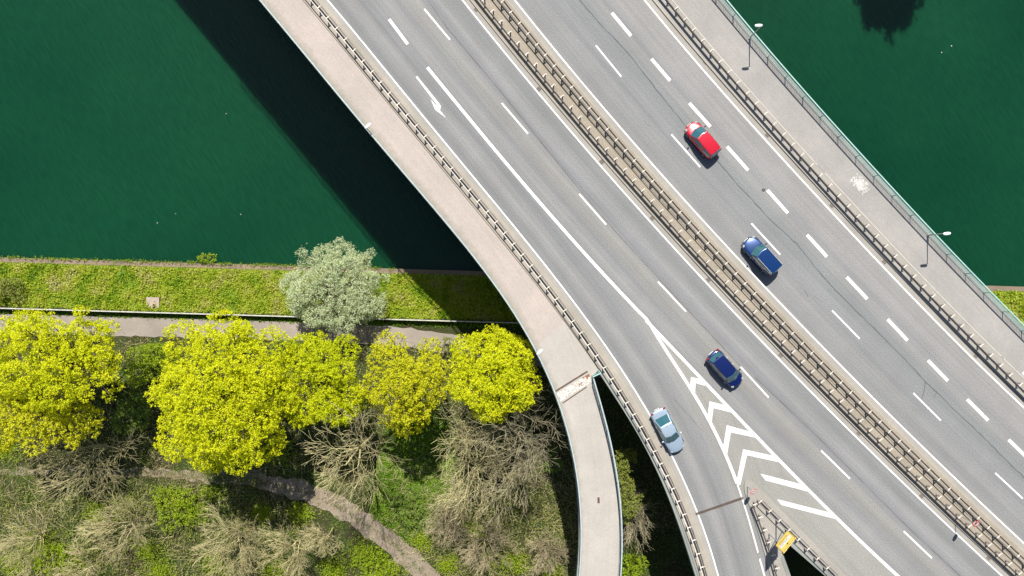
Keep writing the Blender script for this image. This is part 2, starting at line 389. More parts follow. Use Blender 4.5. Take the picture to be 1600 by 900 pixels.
def strip(name, A, B, u0, u1, z, mat, parent=None, ref='A', step=1.0, kind='structure', thick=0.0, zf=None):
    us = np.linspace(u0, u1, max(2, int(math.ceil((u1 - u0) / step)) + 1))
    V = []; UVs = []
    for u in us:
        a, b = A(u), B(u)
        zz = z if zf is None else zf(u)
        V.append((*xy_of(u, a), zz)); V.append((*xy_of(u, b), zz))
        if ref == 'A': UVs += [(u, 0), (u, b - a)]
        else: UVs += [(u, b - a), (u, 0)]
    n = len(us)
    F = [(2 * i, 2 * i + 2, 2 * i + 3, 2 * i + 1) for i in range(n - 1)]
    if thick:
        m = len(V); V += [(x, y, zz - thick) for x, y, zz in V]; UVs += UVs
        F += [(m + 2 * i, m + 2 * i + 1, m + 2 * i + 3, m + 2 * i + 2) for i in range(n - 1)]
        F += [(2 * i, m + 2 * i, m + 2 * i + 2, 2 * i + 2) for i in range(n - 1)]
        F += [(2 * i + 1, 2 * i + 3, m + 2 * i + 3, m + 2 * i + 1) for i in range(n - 1)]
        F += [(0, 1, m + 1, m), (2 * n - 2, m + 2 * n - 2, m + 2 * n - 1, 2 * n - 1)]
    o = link(name, arr_mesh(name, V, F, mat, uv=UVs), None, parent)
    if kind and not parent: o['kind'] = kind
    return o

Z = DECK
ZK = Z + 0.12                    # top of kerbs and footways
K1, K2, K3, K4 = E1.off(-.62), E3.off(.66), E4.off(-.66), E5.off(.70)
J1 = E1.off(-1.87); J3 = E4.off(-1.75); J4 = E5.off(2.05)
REDGE = RB.off(.32)

# carriageways
exit_R = join(E2, BL, US, 1.0)
exit_R = join(exit_R, K5.off(.15), UN + 1.0, 1.2)
main_L = join(E2, BR, US, 1.0)
exit_lane = strip('exit_lane', E1.off(-.12), exit_R, U0, U1, Z, M['asphalt_exit'])
main_road = strip('main_carriageway', main_L, E3.off(.1), U0, U1, Z, M['asphalt_main'], ref='B')
far_road = strip('far_carriageway', E4.off(-.1), E5.off(.1), U0, U1, Z, M['asphalt_right'])
gore_a = strip('gore_paving', BL, BR, US + .4, UN + 1.6, Z - .003, M['asphalt_gore'])
gore_b = strip('gore_paving', K6.off(-.1), BR, UN + 1.6, U1, Z - .003, M['asphalt_gore'])
# gutters
strip('gutter', K1, E1.off(-.12), U0, U1, Z - .002, M['gutter'])
strip('gutter', E3.off(.1), K2, U0, U1, Z - .002, M['gutter'])
strip('gutter', K3, E4.off(-.1), U0, U1, Z - .002, M['gutter'])
strip('gutter', E5.off(.1), K4, U0, U1, Z - .002, M['gutter'])
# kerbed strips
strip('guard_rail_plinth', J1, K1, U0, UP - .02, ZK - .02, M['plinth'], thick=.5)
strip('guard_rail_plinth', RL.off(.32), K1, UP - .02, U1, ZK - .02, M['plinth'], thick=.5)
strip('median_strip', K2, K3, U0, U1, ZK, M['median'], thick=.5)
strip('guard_rail_plinth', K4, J4, U0, U1, ZK - .02, M['plinth_grey'], thick=.5)
UR = u_at(858, 525)
walk_l = strip('footway', L0.off(.02), J1, U0, UR, ZK, M['walk_pink'], thick=.5)
strip('footway', L0.off(.02), J1, UR, UP, ZK, M['walk_ramp'], thick=.5)
walk_ramp = strip('footway_ramp', L0.off(.02), PR, UP, U1 - 20, ZK, M['walk_ramp'], thick=.5)
walk_r = strip('footway', J4, REDGE, U0, U1, ZK, M['walk_grey'], thick=.5)
# island behind the gore
def nose(u): return math.sqrt(max(0.0, 1 - max(0.0, min(1.0, (UN + 1.1 - u) / 1.1)) ** 2))
cK = lambda u: .5 * (K5(u) + K6(u))
iA = Line(None, f=lambda u: cK(u) + (K5(u) - cK(u)) * nose(u), rng=(UN, U1)); iB = Line(None, f=lambda u: cK(u) + (K6(u) - cK(u)) * nose(u), rng=(UN, U1))
strip('island', iA, iB, UN, UH, ZK, M['plinth_grey'], step=.12, thick=.5)
strip('island', K5, HL, UH, U1, ZK, M['plinth_grey'], thick=.5)
strip('island', HR, K6, UH, U1, ZK, M['plinth_grey'], thick=.5)
# seams; the thinner second strips are painted shadows of the rail straps
for A, m_, w_ in ((J1, 'seam', .05), (J1.off(.22), 'seam', .025), (J3, 'seam', .05), (J3.off(.15), 'seam', .025)):
    strip('seam', A.off(-w_ / 2), A.off(w_ / 2), U0, UP if A(0) < 3 and A(0) < J3(0) - 1 else U1, ZK + .004, M[m_])
for a, b in ((U0, u_at(1277, 257)), (u_at(1290, 269), u_at(1562, 557)), (u_at(1566, 561), U1)):
    strip('seam', J4.off(-.03), J4.off(.03), a, b, ZK + .005, M['pale_seam'])
for A, s_ in ((K2, 1), (K4, 1)):
    strip('kerb_stone', A.off(-.1), A.off(.03), U0, U1, Z + .115, M['kerb'], thick=.2)
strip('kerb_stone', K3.off(-.03), K3.off(.1), U0, U1, Z + .115, M['kerb'], thick=.2)
strip('kerb_stone', K1.off(-.03), K1.off(.06), U0, U1, Z + .095, M['kerb'], thick=.2)

# the bridge body: slab, edge beams, piers
bridge = empty('road_bridge', (*at(800, 450), Z - 1.6))
def bstrip(name, *a, **k):
    o = strip(name, *a, kind=None, **k); o.parent = bridge; o.matrix_parent_inverse = Matrix.Translation(-bridge.location); return o
ZS = Z - .06
bstrip('deck_slab', L0.off(.05), E4, U0, UP, ZS, M['slab'], thick=1.3)
bstrip('deck_slab', E4.off(.01), REDGE.off(-.05), U0, U1, ZS, M['slab'], thick=1.3)
bstrip('deck_slab', RL.off(.05), E3, UP, UH, ZS, M['slab'], thick=1.3)
bstrip('deck_slab', E3.off(.01), E4, UP, U1, ZS, M['slab'], thick=1.3)
bstrip('ramp_slab', RL.off(.05), HL.off(-.05), UH, U1, ZS, M['slab'], thick=1.1)
bstrip('deck_slab', HR.off(.05), E3, UH, U1, ZS, M['slab'], thick=1.3)
bstrip('footway_slab', L0.off(.1), PR.off(-.1), UP, U1 - 20, Z - .4, M['slab'], thick=.6)
bstrip('edge_beam', L0.off(-.06), L0.off(.16), U0, U1 - 20, Z + .17, M['edge'], thick=.75)
bstrip('edge_beam', PR.off(-.16), PR.off(.06), UP, U1 - 20, Z + .17, M['edge'], thick=.75)
bstrip('edge_beam', RL.off(-.05), RL.off(.34), UP - .1, U1, Z + .14, M['edge'], thick=.8)
bstrip('edge_beam', HL.off(-.3), HL.off(.05), UH + .5, U1, Z + .16, M['edge'], thick=.8)
bstrip('edge_beam', HR.off(-.05), HR.off(.36), UH + .3, U1, Z + .16, M['edge'], thick=.8)
bstrip('edge_beam', REDGE.off(-.28), REDGE.off(.05), U0, U1, Z + .16, M['edge'], thick=.75)
bstrip('edge_beam_seam', RL.off(.15), RL.off(.18), UP + .3, U1, Z + .146, M['seam'])
for u, v in ((-22, 5), (-22, 13), (-22, 20), (8, 5.5), (8, 13), (8, 20), (38, 8), (38, 14), (38, 20), (26, -10.5), (44, -2.5)):
    x, y = xy_of(u, v)
    MB().tube((0, 0, -2.0), (0, 0, Z - 1.2), .75, k=20).build('pier', M['slab'], bridge, (x - bridge.location.x, y - bridge.location.y, -bridge.location.z), smooth=False)
tag(bridge, 'curving concrete road bridge carrying the motorway over green water and wooded bank', 'bridge')

# ------------------------------------------------------------------ painted markings (children of the carriageways)
def child(o, par):
    o.parent = par; return o
def quad_dash(p0, p1, w_, par, name='lane_dash', mat='paint', z=.006):
    a = Vector(at(*p0)); b = Vector(at(*p1)); d = (b - a).normalized(); n = Vector((-d.y, d.x)) * w_ / 2
    V = [(*(a + n), Z + z), (*(a - n), Z + z), (*(b - n), Z + z), (*(b + n), Z + z)]
    return link(name, py_mesh(name, V, [(0, 1, 2, 3)], M[mat]), None, par)
def mark_line(L, u0, u1, w_, par, mat='paint', z=.008):
    o = strip('edge_line', L.off(-w_ / 2), L.off(w_ / 2), u0, u1, Z + z, M[mat], parent=par); return o
mark_line(E1, U0, U1, .15, exit_lane)
mark_line(join(E2, BL, US, 1.5), u_at(667, 106), u_at(1151, 754), .30, exit_lane, z=.009)
mark_line(BL, u_at(1152, 757), u_at(1185, 863), .15, exit_lane, 'paint_thin')
mark_line(BL, u_at(1188, 872), U1, .16, exit_lane)
mark_line(BR, US - .2, U1, .30, main_road, z=.0075)
mark_line(E3, U0, U1, .15, main_road)
mark_line(E4, U0, U1, .15, far_road)
mark_line(E5, U0, U1, .16, far_road)
quad_dash((608,30), (637,69), .30, main_road); quad_dash((547,-44), (577,-7), .30, main_road)
thinL = [((543,-133),(583,-85)), ((663,14),(703,62)), ((784,161),(825,209)), ((905,303),(947,351)), ((1028,440),(1072,487)), ((1157,573),(1201,621)), ((1283,704),(1328,748)), ((1412,830),(1456,872)), ((1545,955),(1590,997))]
for a, b in thinL: quad_dash(a, b, .17, main_road)
thinR = [((815,-70),(853,-22)), ((931,71),(971,120)), ((1049,210),(1094,261)), ((1174,349),(1219,398)), ((1300,485),(1343,529)), ((1427,614),(1470,657)), ((1555,739),(1598,779)), ((1685,865),(1728,905))]
for a, b in thinR: quad_dash(a, b, .16, far_road)
thick = [((895,-52),(925,-16)), ((956,20),(986,56)), ((1018,92),(1047,126)), ((1077,161),(1110,198)), ((1136,229),(1169,266)), ((1199,297),(1231,333)), ((1261,367),(1292,401)), ((1323,433),(1355,467)), ((1387,499),(1418,532)), ((1450,563),(1481,595)), ((1511,624),(1544,657)), ((1576,687),(1610,720)), ((1642,751),(1676,784))]
for a, b in thick: quad_dash(a, b, .32, far_road)
def poly_mark(name, pts, par, z=.006, mat='paint'):
    V = [(*at(*p), Z + z) for p in pts]
    bm = bmesh.new(); f = bm.faces.new([bm.verts.new(v) for v in V]); bm.normal_update()
    if f.normal.z < 0: f.normal_flip()
    bmesh.ops.triangulate(bm, faces=bm.faces[:])
    me = bpy.data.meshes.new(name); bm.to_mesh(me); bm.free()
    return link(name, me, M[mat], par)
for p in ([(1079.5,589),(1093,592),(1102,603),(1086.8,598.5),(1086,614),(1078.5,601)],
          [(1108.5,627),(1132.5,633),(1144,645),(1114.8,637.5),(1111.8,660),(1105.5,653)],
          [(1135.6,664.4),(1173.7,675),(1183.7,684.4),(1141.9,675.6),(1135.6,712.5),(1130,698)],
          [(1161.2,701.9),(1210,712.5),(1220.6,723),(1167.2,711.2),(1156.8,757.5),(1150,756)]):
    poly_mark('chevron', p, gore_a)
for p in ([(1188,740),(1253,757),(1264,768.5),(1196,750.5)], [(1214,780),(1297,801),(1306,811),(1221,789)]):
    poly_mark('hatch_bar', p, gore_b)
arrow = [(9.5,10.5),(12,9),(46,51),(49,56),(48.4,59.6),(47,61.5),(57,74.4),(40,61.5),(38,57),(33,45),(41.3,54.8),(42.3,53.2)]
poly_mark('exit_arrow', [(640 + x, 110 + y) for x, y in arrow], exit_lane)
poly_mark('path_marking', [(1595,583),(1601,578),(1608,585),(1602,590)], walk_r, z=.13)
# tar-filled cracks
def ribbon(name, pts, w_, par, mat='tar', z=.005, jitter=.035, seed=1):
    rnd = random.Random(seed); P = [Vector(at(*p)) for p in pts]; Q = []
    for a, b in zip(P[:-1], P[1:]):
        n = max(1, int((b - a).length / .5))
        for i in range(n): Q.append(a.lerp(b, i / n) + Vector((rnd.uniform(-1, 1), rnd.uniform(-1, 1))) * jitter)
    Q.append(P[-1]); V = []; F = []
    for i, q in enumerate(Q):
        d = (Q[min(i + 1, len(Q) - 1)] - Q[max(i - 1, 0)]).normalized(); n = Vector((-d.y, d.x)) * w_ * rnd.uniform(.3, .75)
        V += [(*(q + n), Z + z), (*(q - n), Z + z)]
    F = [(2*i, 2*i+1, 2*i+3, 2*i+2) for i in range(len(Q) - 1)]
    return link(name, py_mesh(name, V, F, M[mat]), None, par)
crack = [(880,-32),(907,2),(940,40),(985,87),(1025,140),(1070,195),(1120,250),(1155,292),(1175,312),(1200,340),(1245,381),(1280,425),(1307,455),(1337,485),(1375,522),(1412,560),(1447,597),(1500,649),(1520,667),(1600,746),(1660,800)]
ribbon('tar_crack', crack, .085, far_road, seed=3)
ribbon('tar_crack', [(1446,597),(1444,609),(1443,617),(1440,624)], .06, far_road, seed=4)
ribbon('tar_crack', [(1464,612),(1459,623)], .03, far_road, seed=5)
ribbon('tar_crack', [(1257,455),(1263,464)], .06, far_road, seed=6)
ribbon('tar_crack', [(1272,462),(1285,472)], .025, far_road, seed=7)
ribbon('tar_crack', [(1005,188),(1015,198)], .03, far_road, seed=8)
for a in ([(640,-40),(700,45),(780,140),(900,290),(960,360),(1080,490),(1160,575)], [(1180,590),(1270,675),(1340,745),(1420,825),(1500,900)]):
    ribbon('paving_seam', a, .035, main_road, 'seam', jitter=.01, seed=11)
ribbon('paving_seam', [(1050,620),(1090,665),(1100,676)], .025, exit_lane, 'seam', jitter=.03, seed=12)

# manhole cover, gully grates
def disc(name, px, py, r, z, mat, par=None):
    x, y = at(px, py); mb = MB(); mb.tube((0, 0, -.02), (0, 0, .012), r, k=24)
    mb.tube((0, 0, .0), (0, 0, .018), r * .82, k=24)
    return mb.build(name, M[mat], par, (x, y, z))
tag(disc('manhole_cover', 1193, 297, .17, Z, 'dark_iron'), 'small round dark iron manhole cover beside a broad white lane dash', 'manhole')
gp = MB(); gp.box((0, 0, -.02), (.42, .34, .05))
for k in range(5): gp.box((-.15 + .075 * k, 0, .012), (.04, .3, .02))
gme = py_mesh('gully_grate', gp.V, gp.F, simple('gully_iron', (.16, .135, .115), .8))
for i, (px, py) in enumerate([(744,15),(842,139),(940,253),(1019,341),(1107,437),(1220,555),(1342,677),(1440,775),(1545,872)]):
    x, y = at(px, py); o = link('gully_grate', gme, None, None, (x, y, Z + .01), math.atan2(DY, DX))
    tag(o, 'small rusty gully grate in the gutter along the central median', 'drain', 'gully grates along the median kerb')
for i, (px, py) in enumerate([(1102,97),(1199,211),(1300,321),(1382,409),(1525,556)]):
    x, y = at(px, py); o = link('gully_grate', gme, None, None, (x, y, Z + .01), math.atan2(DY, DX))
    tag(o, 'small rusty gully grate in the gutter by the grey footway guard rail', 'drain', 'gully grates along the footway kerb')
# drain slot on the footway ramp
x, y = at(935, 781); mb = MB(); mb.box((0, 0, 0), (.22, .56, .03))
for k in range(6): mb.box((0, -.22 + k * .088, .018), (.17, .03, .02))
tag(mb.build('drain_slot', M['brown_iron'], None, (x, y, ZK + .012), .03), 'dark rectangular drain slot in the middle of the pale footway ramp', 'drain')
# expansion joints
ej = empty('expansion_joint', (*at(1124, 790), Z))
a, b = Vector(at(1087, 803.5)), Vector(at(1161, 778)); d = (b - a); L_ = d.length; rz = math.atan2(d.y, d.x); c_ = (a + b) / 2
for off, wd, m_ in ((-.085, .07, 'brown_iron'), (.085, .07, 'brown_iron'), (0, .07, 'dark_iron')):
    mb = MB(); mb.box((0, 0, 0), (L_, wd, .03)); mb.build('joint_bar', M[m_], ej, (c_.x - ej.location.x - math.sin(rz) * off, c_.y - ej.location.y + math.cos(rz) * off, .004 if off else .0), rz)
tag(ej, 'rusty steel expansion joint laid across the exit slip road', 'expansion joint')
ej = empty('expansion_joint', (*at(895, 604), ZK))
def flat(name, pts, z0, z1, mat, par):
    mb = MB(); mb.prism([(at(*p)[0] - par.location.x, at(*p)[1] - par.location.y) for p in pts], z0, z1); return mb.build(name, M[mat], par)
flat('joint_bar', [(867,610),(917,579),(918.5,581),(868.5,612.2)], -.02, .02, 'brown_iron', ej)
flat('cover_plate', [(869.5,614),(920.5,583.5),(923.5,597),(875.5,627.5)], -.02, .012, 'rust', ej)
flat('joint_bar', [(879,628.5),(916,603.5),(916.7,605),(879.8,630)], -.02, .02, 'brown_iron', ej)
tag(ej, 'peeling white and rusty cover plate across the pink footway', 'expansion joint')

# white lime patch on the grey footway: thin irregular skins of spilt mortar
pat = MB(); rr = random.Random(5)
cx, cy = at(1343, 288)
for k in range(420):
    t, s_ = rr.gauss(0, .36), rr.gauss(0, .27)
    t, s_ = max(-.75, min(.75, t)), max(-.55, min(.55, s_))
    x_, y_ = xy_of(t * 1.25, s_); n = rr.randint(5, 7); rad = rr.uniform(.02, .09); ph = rr.random() * 6
    z_ = ZK + .004 + k * .00006
    V = [(cx + x_ + math.cos(ph + 6.283 * i / n) * rad * rr.uniform(.6, 1.2), cy + y_ + math.sin(ph + 6.283 * i / n) * rad * rr.uniform(.6, 1.2), z_) for i in range(n)]
    pat.add(V, [tuple(range(n))])
o = pat.build('mortar_stain', simple('spilt_mortar', (0.50, 0.485, 0.45), 0.9)); tag(o, 'whitish spilt mortar patch on the grey footway by the railing', 'stain')

# ------------------------------------------------------------------ guard rails
def sweep_profile(line, prof, u0, u1, step, name, mat, parent, z0):
    us = np.arange(u0, u1 + 1e-6, step); V = []; k = len(prof)
    for u in us:
        for (dv, dz) in prof:
            s_ = math.hypot(1, (line(u + .2) - line(u - .2)) / .4)
            x, y = xy_of(u, line(u) + dv * s_); V.append((x - parent.location.x, y - parent.location.y, z0 + dz - parent.location.z))
    F = []
    for i in range(len(us) - 1):
        for j in range(k):
            a, b = i * k + j, i * k + (j + 1) % k; F.append((a, a + k, b + k, b))
    return link(name, arr_mesh(name, V, F, mat), None, parent)
WB = [(-.04, .30), (.035, .36), (-.035, .46), (-.035, .54), (.035, .64), (-.02, .71), (-.045, .71), (.01, .64), (-.06, .54), (-.06, .46), (.01, .36), (-.06, .30)]
post_me = {}
def guard_rail(line, u0, u1, side, label, strap, spacing=1.335, z0=ZK - .02, phase=0.0, nuts=True, bl=.46):
    """side +1: beam on the right of the posts, -1: on the left"""
    x, y = line.xy((u0 + u1) / 2); root = empty('guard_rail', (x, y, z0))
    bl_ = line.off(side * .22)
    sweep_profile(bl_, [(a * side, b + .06) for a, b in WB], u0, u1, .8, 'beam', M['steel_dull'], root, z0)
    if strap: sweep_profile(line.off(-side * .2), [(-.03, .72), (.03, .72), (.03, .78), (-.03, .78)], u0, u1, .8, 'strap', M[strap], root, z0)
    if side not in post_me:
        mb = MB(); mb.box((0, 0, .36), (.05, .13, .76)); mb.box((.035, -.05, .36), (.05, .02, .74)); mb.box((.035, .05, .36), (.05, .02, .74)); mb.box((0, 0, .01), (.24, .24, .024))
        pm = py_mesh('post', mb.V, mb.F, M['steel'])
        mb = MB(); mb.box((0, 0, .755), (.075, bl, .03)); mb.box((0, 0, .69), (.03, bl * .85, .10)); mb.box((0.06, side * -.2, .70), (.14, .06, .08))
        bmx = py_mesh('bracket', mb.V, mb.F, M['bracket']); post_me[side] = (pm, bmx)
    pm, bmx = post_me[side]
    for (px_, py_, h) in line.walk(u0 + phase, u1, spacing):
        p = link('post', pm, None, root, (px_ - x - math.sin(h) * -side * .12, py_ - y + math.cos(h) * -side * .12, 0), h)
        b = link('bracket', bmx, None, p, (0, side * .12, 0), 0)
    return tag(root, label, 'guard rail')
GA, GB = -50.0, 62.0
# spacing set by the photographed posts
guard_rail(G1, GA, 56, 1, 'steel guard rail beside the pink footway and along the slip road edge', 'bracket', 1.345)
guard_rail(G2, GA, GB, -1, 'steel guard rail on the median side facing the gully grates', False, 1.33)
guard_rail(G3, GA, GB, 1, 'dark steel guard rail on the median side facing the tar crack carriageway', 'steel_dull', 1.33)
guard_rail(G4, GA, GB, -1, 'steel guard rail along the grey footway with the lamps', False, 1.33)
guard_rail(G5, u_at(1177, 782), 58, 1 if False else -1, 'short steel guard rail from the gore island down the slip road', False, 1.3)
guard_rail(G6, u_at(1184, 779), 62, 1, 'steel guard rail from the gore island past the yellow sign', 'steel', 1.3)

# ------------------------------------------------------------------ railings
def railing(line, u0, u1, label, mat, post_step=2.6, z0=Z + .16, tops=None, pitch=.13, stuff_name='balusters'):
    x, y = line.xy((u0 + u1) / 2); root = empty('railing', (x, y, z0))
    sweep_profile(line, [(-.05, 1.02), (.05, 1.02), (.065, 1.06), (.05, 1.1), (-.05, 1.1), (-.065, 1.06)], u0, u1, .7, 'handrail', mat, root, z0)
    sweep_profile(line, [(-.02, .10), (.02, .10), (.02, .14), (-.02, .14)], u0, u1, .7, 'bottom_rail', mat, root, z0)
    mb = MB(); mb.box((0, 0, .52), (.06, .06, 1.02)); mb.box((0, 0, .012), (.16, .14, .024)); pm = py_mesh('post', mb.V, mb.F, mat)
    for (px_, py_, h) in line.walk(u0, u1, post_step): link('post', pm, None, root, (px_ - x, py_ - y, 0), h)
    pts = line.walk(u0 + .05, u1, pitch); n = len(pts)
    P = np.array(pts); bx = np.array([(-.009,-.009),(.009,-.009),(.009,.009),(-.009,.009)])
    V = np.zeros((n, 8, 3)); ca, sa = np.cos(P[:, 2]), np.sin(P[:, 2])
    for j in range(8):
        dx, dy = bx[j % 4]
        V[:, j, 0] = P[:, 0] - x + dx * ca - dy * sa; V[:, j, 1] = P[:, 1] - y + dx * sa + dy * ca; V[:, j, 2] = .12 if j < 4 else 1.03
    Fq = np.array([(0,1,5,4),(1,2,6,5),(2,3,7,6),(3,0,4,7)]); F = (np.arange(n)[:, None, None] * 8 + Fq[None]).reshape(-1, 4)
    o = link('balusters', arr_mesh('balusters', V.reshape(-1, 3), F, mat), None, root); o['kind'] = 'stuff'
    return tag(root, label, 'railing')
ph = u_at(1171, 59) - 2.6 * 10
railing(RB, ph, 62, 'pale teal baluster railing along the grey footway above open water', M['rail_teal'])
railing(L0.off(.05), GA, 50, 'pale grey baluster railing on the outer edge of the pink footway', M['rail_grey'], z0=Z + .17)
railing(PR.off(-.05), UP + .1, 50, 'pale grey railing on the inner edge of the descending footway ramp', M['rail_grey'], z0=Z + .17)
# short closing rail at the fork
a, b = Vector(at(925, 586)), Vector(at(936, 581)); c_ = (a + b) / 2; rz = math.atan2((b - a).y, (b - a).x); L_ = (b - a).length + .1
root = empty('railing', (c_.x, c_.y, Z + .12)); root.rotation_euler.z = rz
MB().box((0, 0, 1.06), (L_, .1, .08)).build('handrail', M['rail_teal'], root); MB().box((0, 0, .12), (L_, .04, .04)).build('bottom_rail', M['rail_teal'], root)
for s_ in (-1, 1): MB().box((s_ * (L_ / 2 - .04), 0, .52), (.06, .06, 1.04)).build('post', M['rail_teal'], root)
mb = MB()
for k in range(4): mb.box((-.25 + k * .165, 0, .58), (.018, .018, .92))
o = mb.build('balusters', M['rail_teal'], root); o['kind'] = 'stuff'
tag(root, 'short teal railing closing the gap where ramp and road part', 'railing')

# ------------------------------------------------------------------ lamps
def lamp(base, head, h, label, head_rz):
    root = empty('street_lamp', (base[0], base[1], Z + .14))
    dx, dy = head[0] - base[0], head[1] - base[1]
    MB().tube((0, 0, 0), (0, 0, .03), .13, k=10).build('base_plate', M['pole'], root)
    MB().tube((0, 0, 0), (0, 0, h - .1), .055, .04, k=10).build('pole', M['pole'], root)
    MB().tube((0, 0, h - .14), (dx, dy, h), .028, k=6).build('arm', M['pole'], root)
    bm = bmesh.new(); bmesh.ops.create_uvsphere(bm, u_segments=16, v_segments=8, radius=1)
    for v in bm.verts:
        sx = abs(v.co.x) ** .6 * (1 if v.co.x > 0 else -1)
        v.co = (sx * .36, v.co.y * .15, v.co.z * (.09 if v.co.z > 0 else .05))
    me = bpy.data.meshes.new('lamp_head'); bm.to_mesh(me); bm.free()
    for p in me.polygons: p.use_smooth = True
    hd = link('lamp_head', me, M['lamp_white'], root, (dx, dy, h + .02), head_rz)
    MB().box((0, 0, -.055), (.42, .18, .02)).build('diffuser', simple('lamp_diffuser', (.55, .56, .52), .3), hd)
    return tag(root, label, 'street lamp')
bx_, by_ = at(1171, 60, Z + .12); lamp((bx_, by_), (bx_ - .4, by_ - .12), 3.6, 'slim street lamp on the teal railing, between the red car and the open water', 0.05)
bx_, by_ = at(1449, 368, Z + .12); lamp((bx_, by_), (bx_ - .36, by_ - .1), 3.6, 'slim street lamp on the teal railing near the grassy corner of the bank', 0.1)
def nearest(line, p):
    us = np.linspace(-40, 45, 1700); q = min(us, key=lambda u: (line.xy(u)[0] - p[0]) ** 2 + (line.xy(u)[1] - p[1]) ** 2); return line.xy(q)
for hp, lab in (((575,197), 'street lamp with white head on the pink footway railing high over the water'), ((843,550), 'street lamp with white head on the pink footway railing beside a yellow maple')):
    hx, hy = at(*hp, Z + 3.7); b_ = nearest(L0.off(.1), (hx - .3, hy - .25)); lamp(b_, (hx, hy), 3.6, lab, math.atan2(NY, NX))

# ------------------------------------------------------------------ road signs
M['sign_yellow'] = simple('sign_yellow', (0.78, 0.58, 0.13), 0.45); M['sign_white'] = simple('sign_white', (0.8, 0.8, 0.78), 0.45, vary=.03)
M['sign_red'] = simple('sign_red', (0.6, 0.02, 0.04), 0.45); M['sign_black'] = simple('sign_black', (0.02, 0.02, 0.02), 0.5); M['sign_back'] = simple('sign_back_grey', (0.3, 0.31, 0.32), 0.5, .3)
A_, B_ = Vector((24.75, -24.2)), Vector((25.9, -22.75)); c_ = (A_ + B_) / 2; d_ = (B_ - A_).normalized(); rz = math.atan2(d_.y, d_.x)
# local x along the panel, local +y towards the oncoming traffic
root = empty('direction_sign', (c_.x, c_.y, ZK), rz); PW, PZ0, PZ1 = (B_ - A_).length, 2.45, 4.4
mb = MB(); mb.box((0, 0, (PZ0 + PZ1) / 2), (PW, .05, PZ1 - PZ0)); pan = mb.build('panel', M['sign_yellow'], root)
F_ = .03                                     # face in front of the panel, towards +y
mb = MB()
for cx_, cz_, w_, h_ in ((0, PZ1 - .04, PW - .04, .025), (0, PZ0 + .04, PW - .04, .025), (-PW / 2 + .04, (PZ0 + PZ1) / 2, .025, PZ1 - PZ0 - .05), (PW / 2 - .04, (PZ0 + PZ1) / 2, .025, PZ1 - PZ0 - .05)):
    mb.box((cx_, F_, cz_), (w_, .012, h_))
mb.build('border', M['sign_black'], pan)
MB().box((0, F_, PZ0 + 1.0), (PW * .78, .012, .46)).build('destination_field', M['sign_white'], pan)
rr = random.Random(9)
def glyph_row(y_, z_, x0, x1, h_, mat, par):
    mb = MB(); x = x0
    while x < x1:
        wd = rr.uniform(.05, .09); mb.box((x + wd / 2, y_, z_), (.018, .008, h_)); mb.box((x + wd, y_, z_ + rr.choice((-1, 0, 1)) * h_ * .4), (wd, .008, .02)); x += wd + .05
        if rr.random() < .12: x += .06
    return mb.build('lettering', M[mat], par)
glyph_row(F_ + .012, PZ0 + 1.1, -PW * .34, PW * .33, .13, 'sign_black', pan); glyph_row(F_ + .012, PZ0 + .88, -PW * .34, PW * .2, .12, 'sign_black', pan)
glyph_row(F_ + .006, PZ0 + .48, -PW * .36, PW * .26, .14, 'sign_black', pan)
MB().add([(-.1, F_ + .008, PZ0 + 1.45), (.1, F_ + .008, PZ0 + 1.45), (.0, F_ + .008, PZ0 + 1.68)], [(0, 1, 2), (2, 1, 0)]).build('arrow', M['sign_black'], pan)
for s_ in (-.55, .55):
    MB().tube((s_, -.09, 0), (s_, -.09, PZ1 - .1), .055, k=10).build('post', M['pole'], root)
    MB().tube((s_, -.09, PZ0 - .2), (s_ * .9, -.95, 0), .035, k=8).build('brace', M['pole'], root)
for z_ in (PZ0 + .3, PZ1 - .35): MB().box((0, -.05, z_), (PW * .9, .05, .08)).build('back_rail', M['sign_back'], root)
tag(root, 'yellow direction sign with white text field standing on the gore island', 'road sign')

def digit_boxes(mb, ch, x, z, h, t, y):
    w_ = h * .55
    seg = {'a': ((0, h / 2), (w_, t)), 'd': ((0, -h / 2), (w_, t)), 'g': ((0, 0), (w_, t)), 'f': ((-w_ / 2, h / 4), (t, h / 2)), 'b': ((w_ / 2, h / 4), (t, h / 2)), 'e': ((-w_ / 2, -h / 4), (t, h / 2)), 'c': ((w_ / 2, -h / 4), (t, h / 2))}
    for k in {'0': 'abcdef', '8': 'abcdefg', '5': 'afgcd'}[ch]:
        (a, b), (c1, c2) = seg[k]; mb.box((x + a, y, z + b), (c1 + t * .9, .006, c2 + t * .2))
def round_sign(base, face_rz, h, digits, label, rad=.34):
    root = empty('speed_sign', (base[0], base[1], ZK), face_rz)
    MB().tube((0, -.05, 0), (0, -.05, h + .2), .035, k=10).build('pole', M['pole'], root)
    MB().tube((0, -.02, h), (0, .0, h), rad, k=28).build('backing', M['sign_back'], root)
    V = []; n = 28
    for r_ in (rad, rad * .74): V += [(math.cos(6.2832 * i / n) * r_, .006, h + math.sin(6.2832 * i / n) * r_) for i in range(n)]
    link('red_ring', py_mesh('red_ring', V, [(i, (i + 1) % n, n + (i + 1) % n, n + i) for i in range(n)], M['sign_red']), None, root)
    link('white_field', py_mesh('white_field', [(math.cos(6.2832 * i / n) * rad * .74, .006, h + math.sin(6.2832 * i / n) * rad * .74) for i in range(n)], [tuple(range(n))], M['sign_white']), None, root)
    mb = MB()
    for k, ch in enumerate(digits): digit_boxes(mb, ch, .11 - .22 * k, h, .24, .04, .012)
    mb.build('numerals', M['sign_black'], root)
    return tag(root, label, 'road sign')
sx, sy = at(1524, 818, Z + 3.0); round_sign((sx, sy), math.atan2(DY, DX) + R(90), 2.95, '80', 'round red ringed speed sign on a thin pole standing in the median')
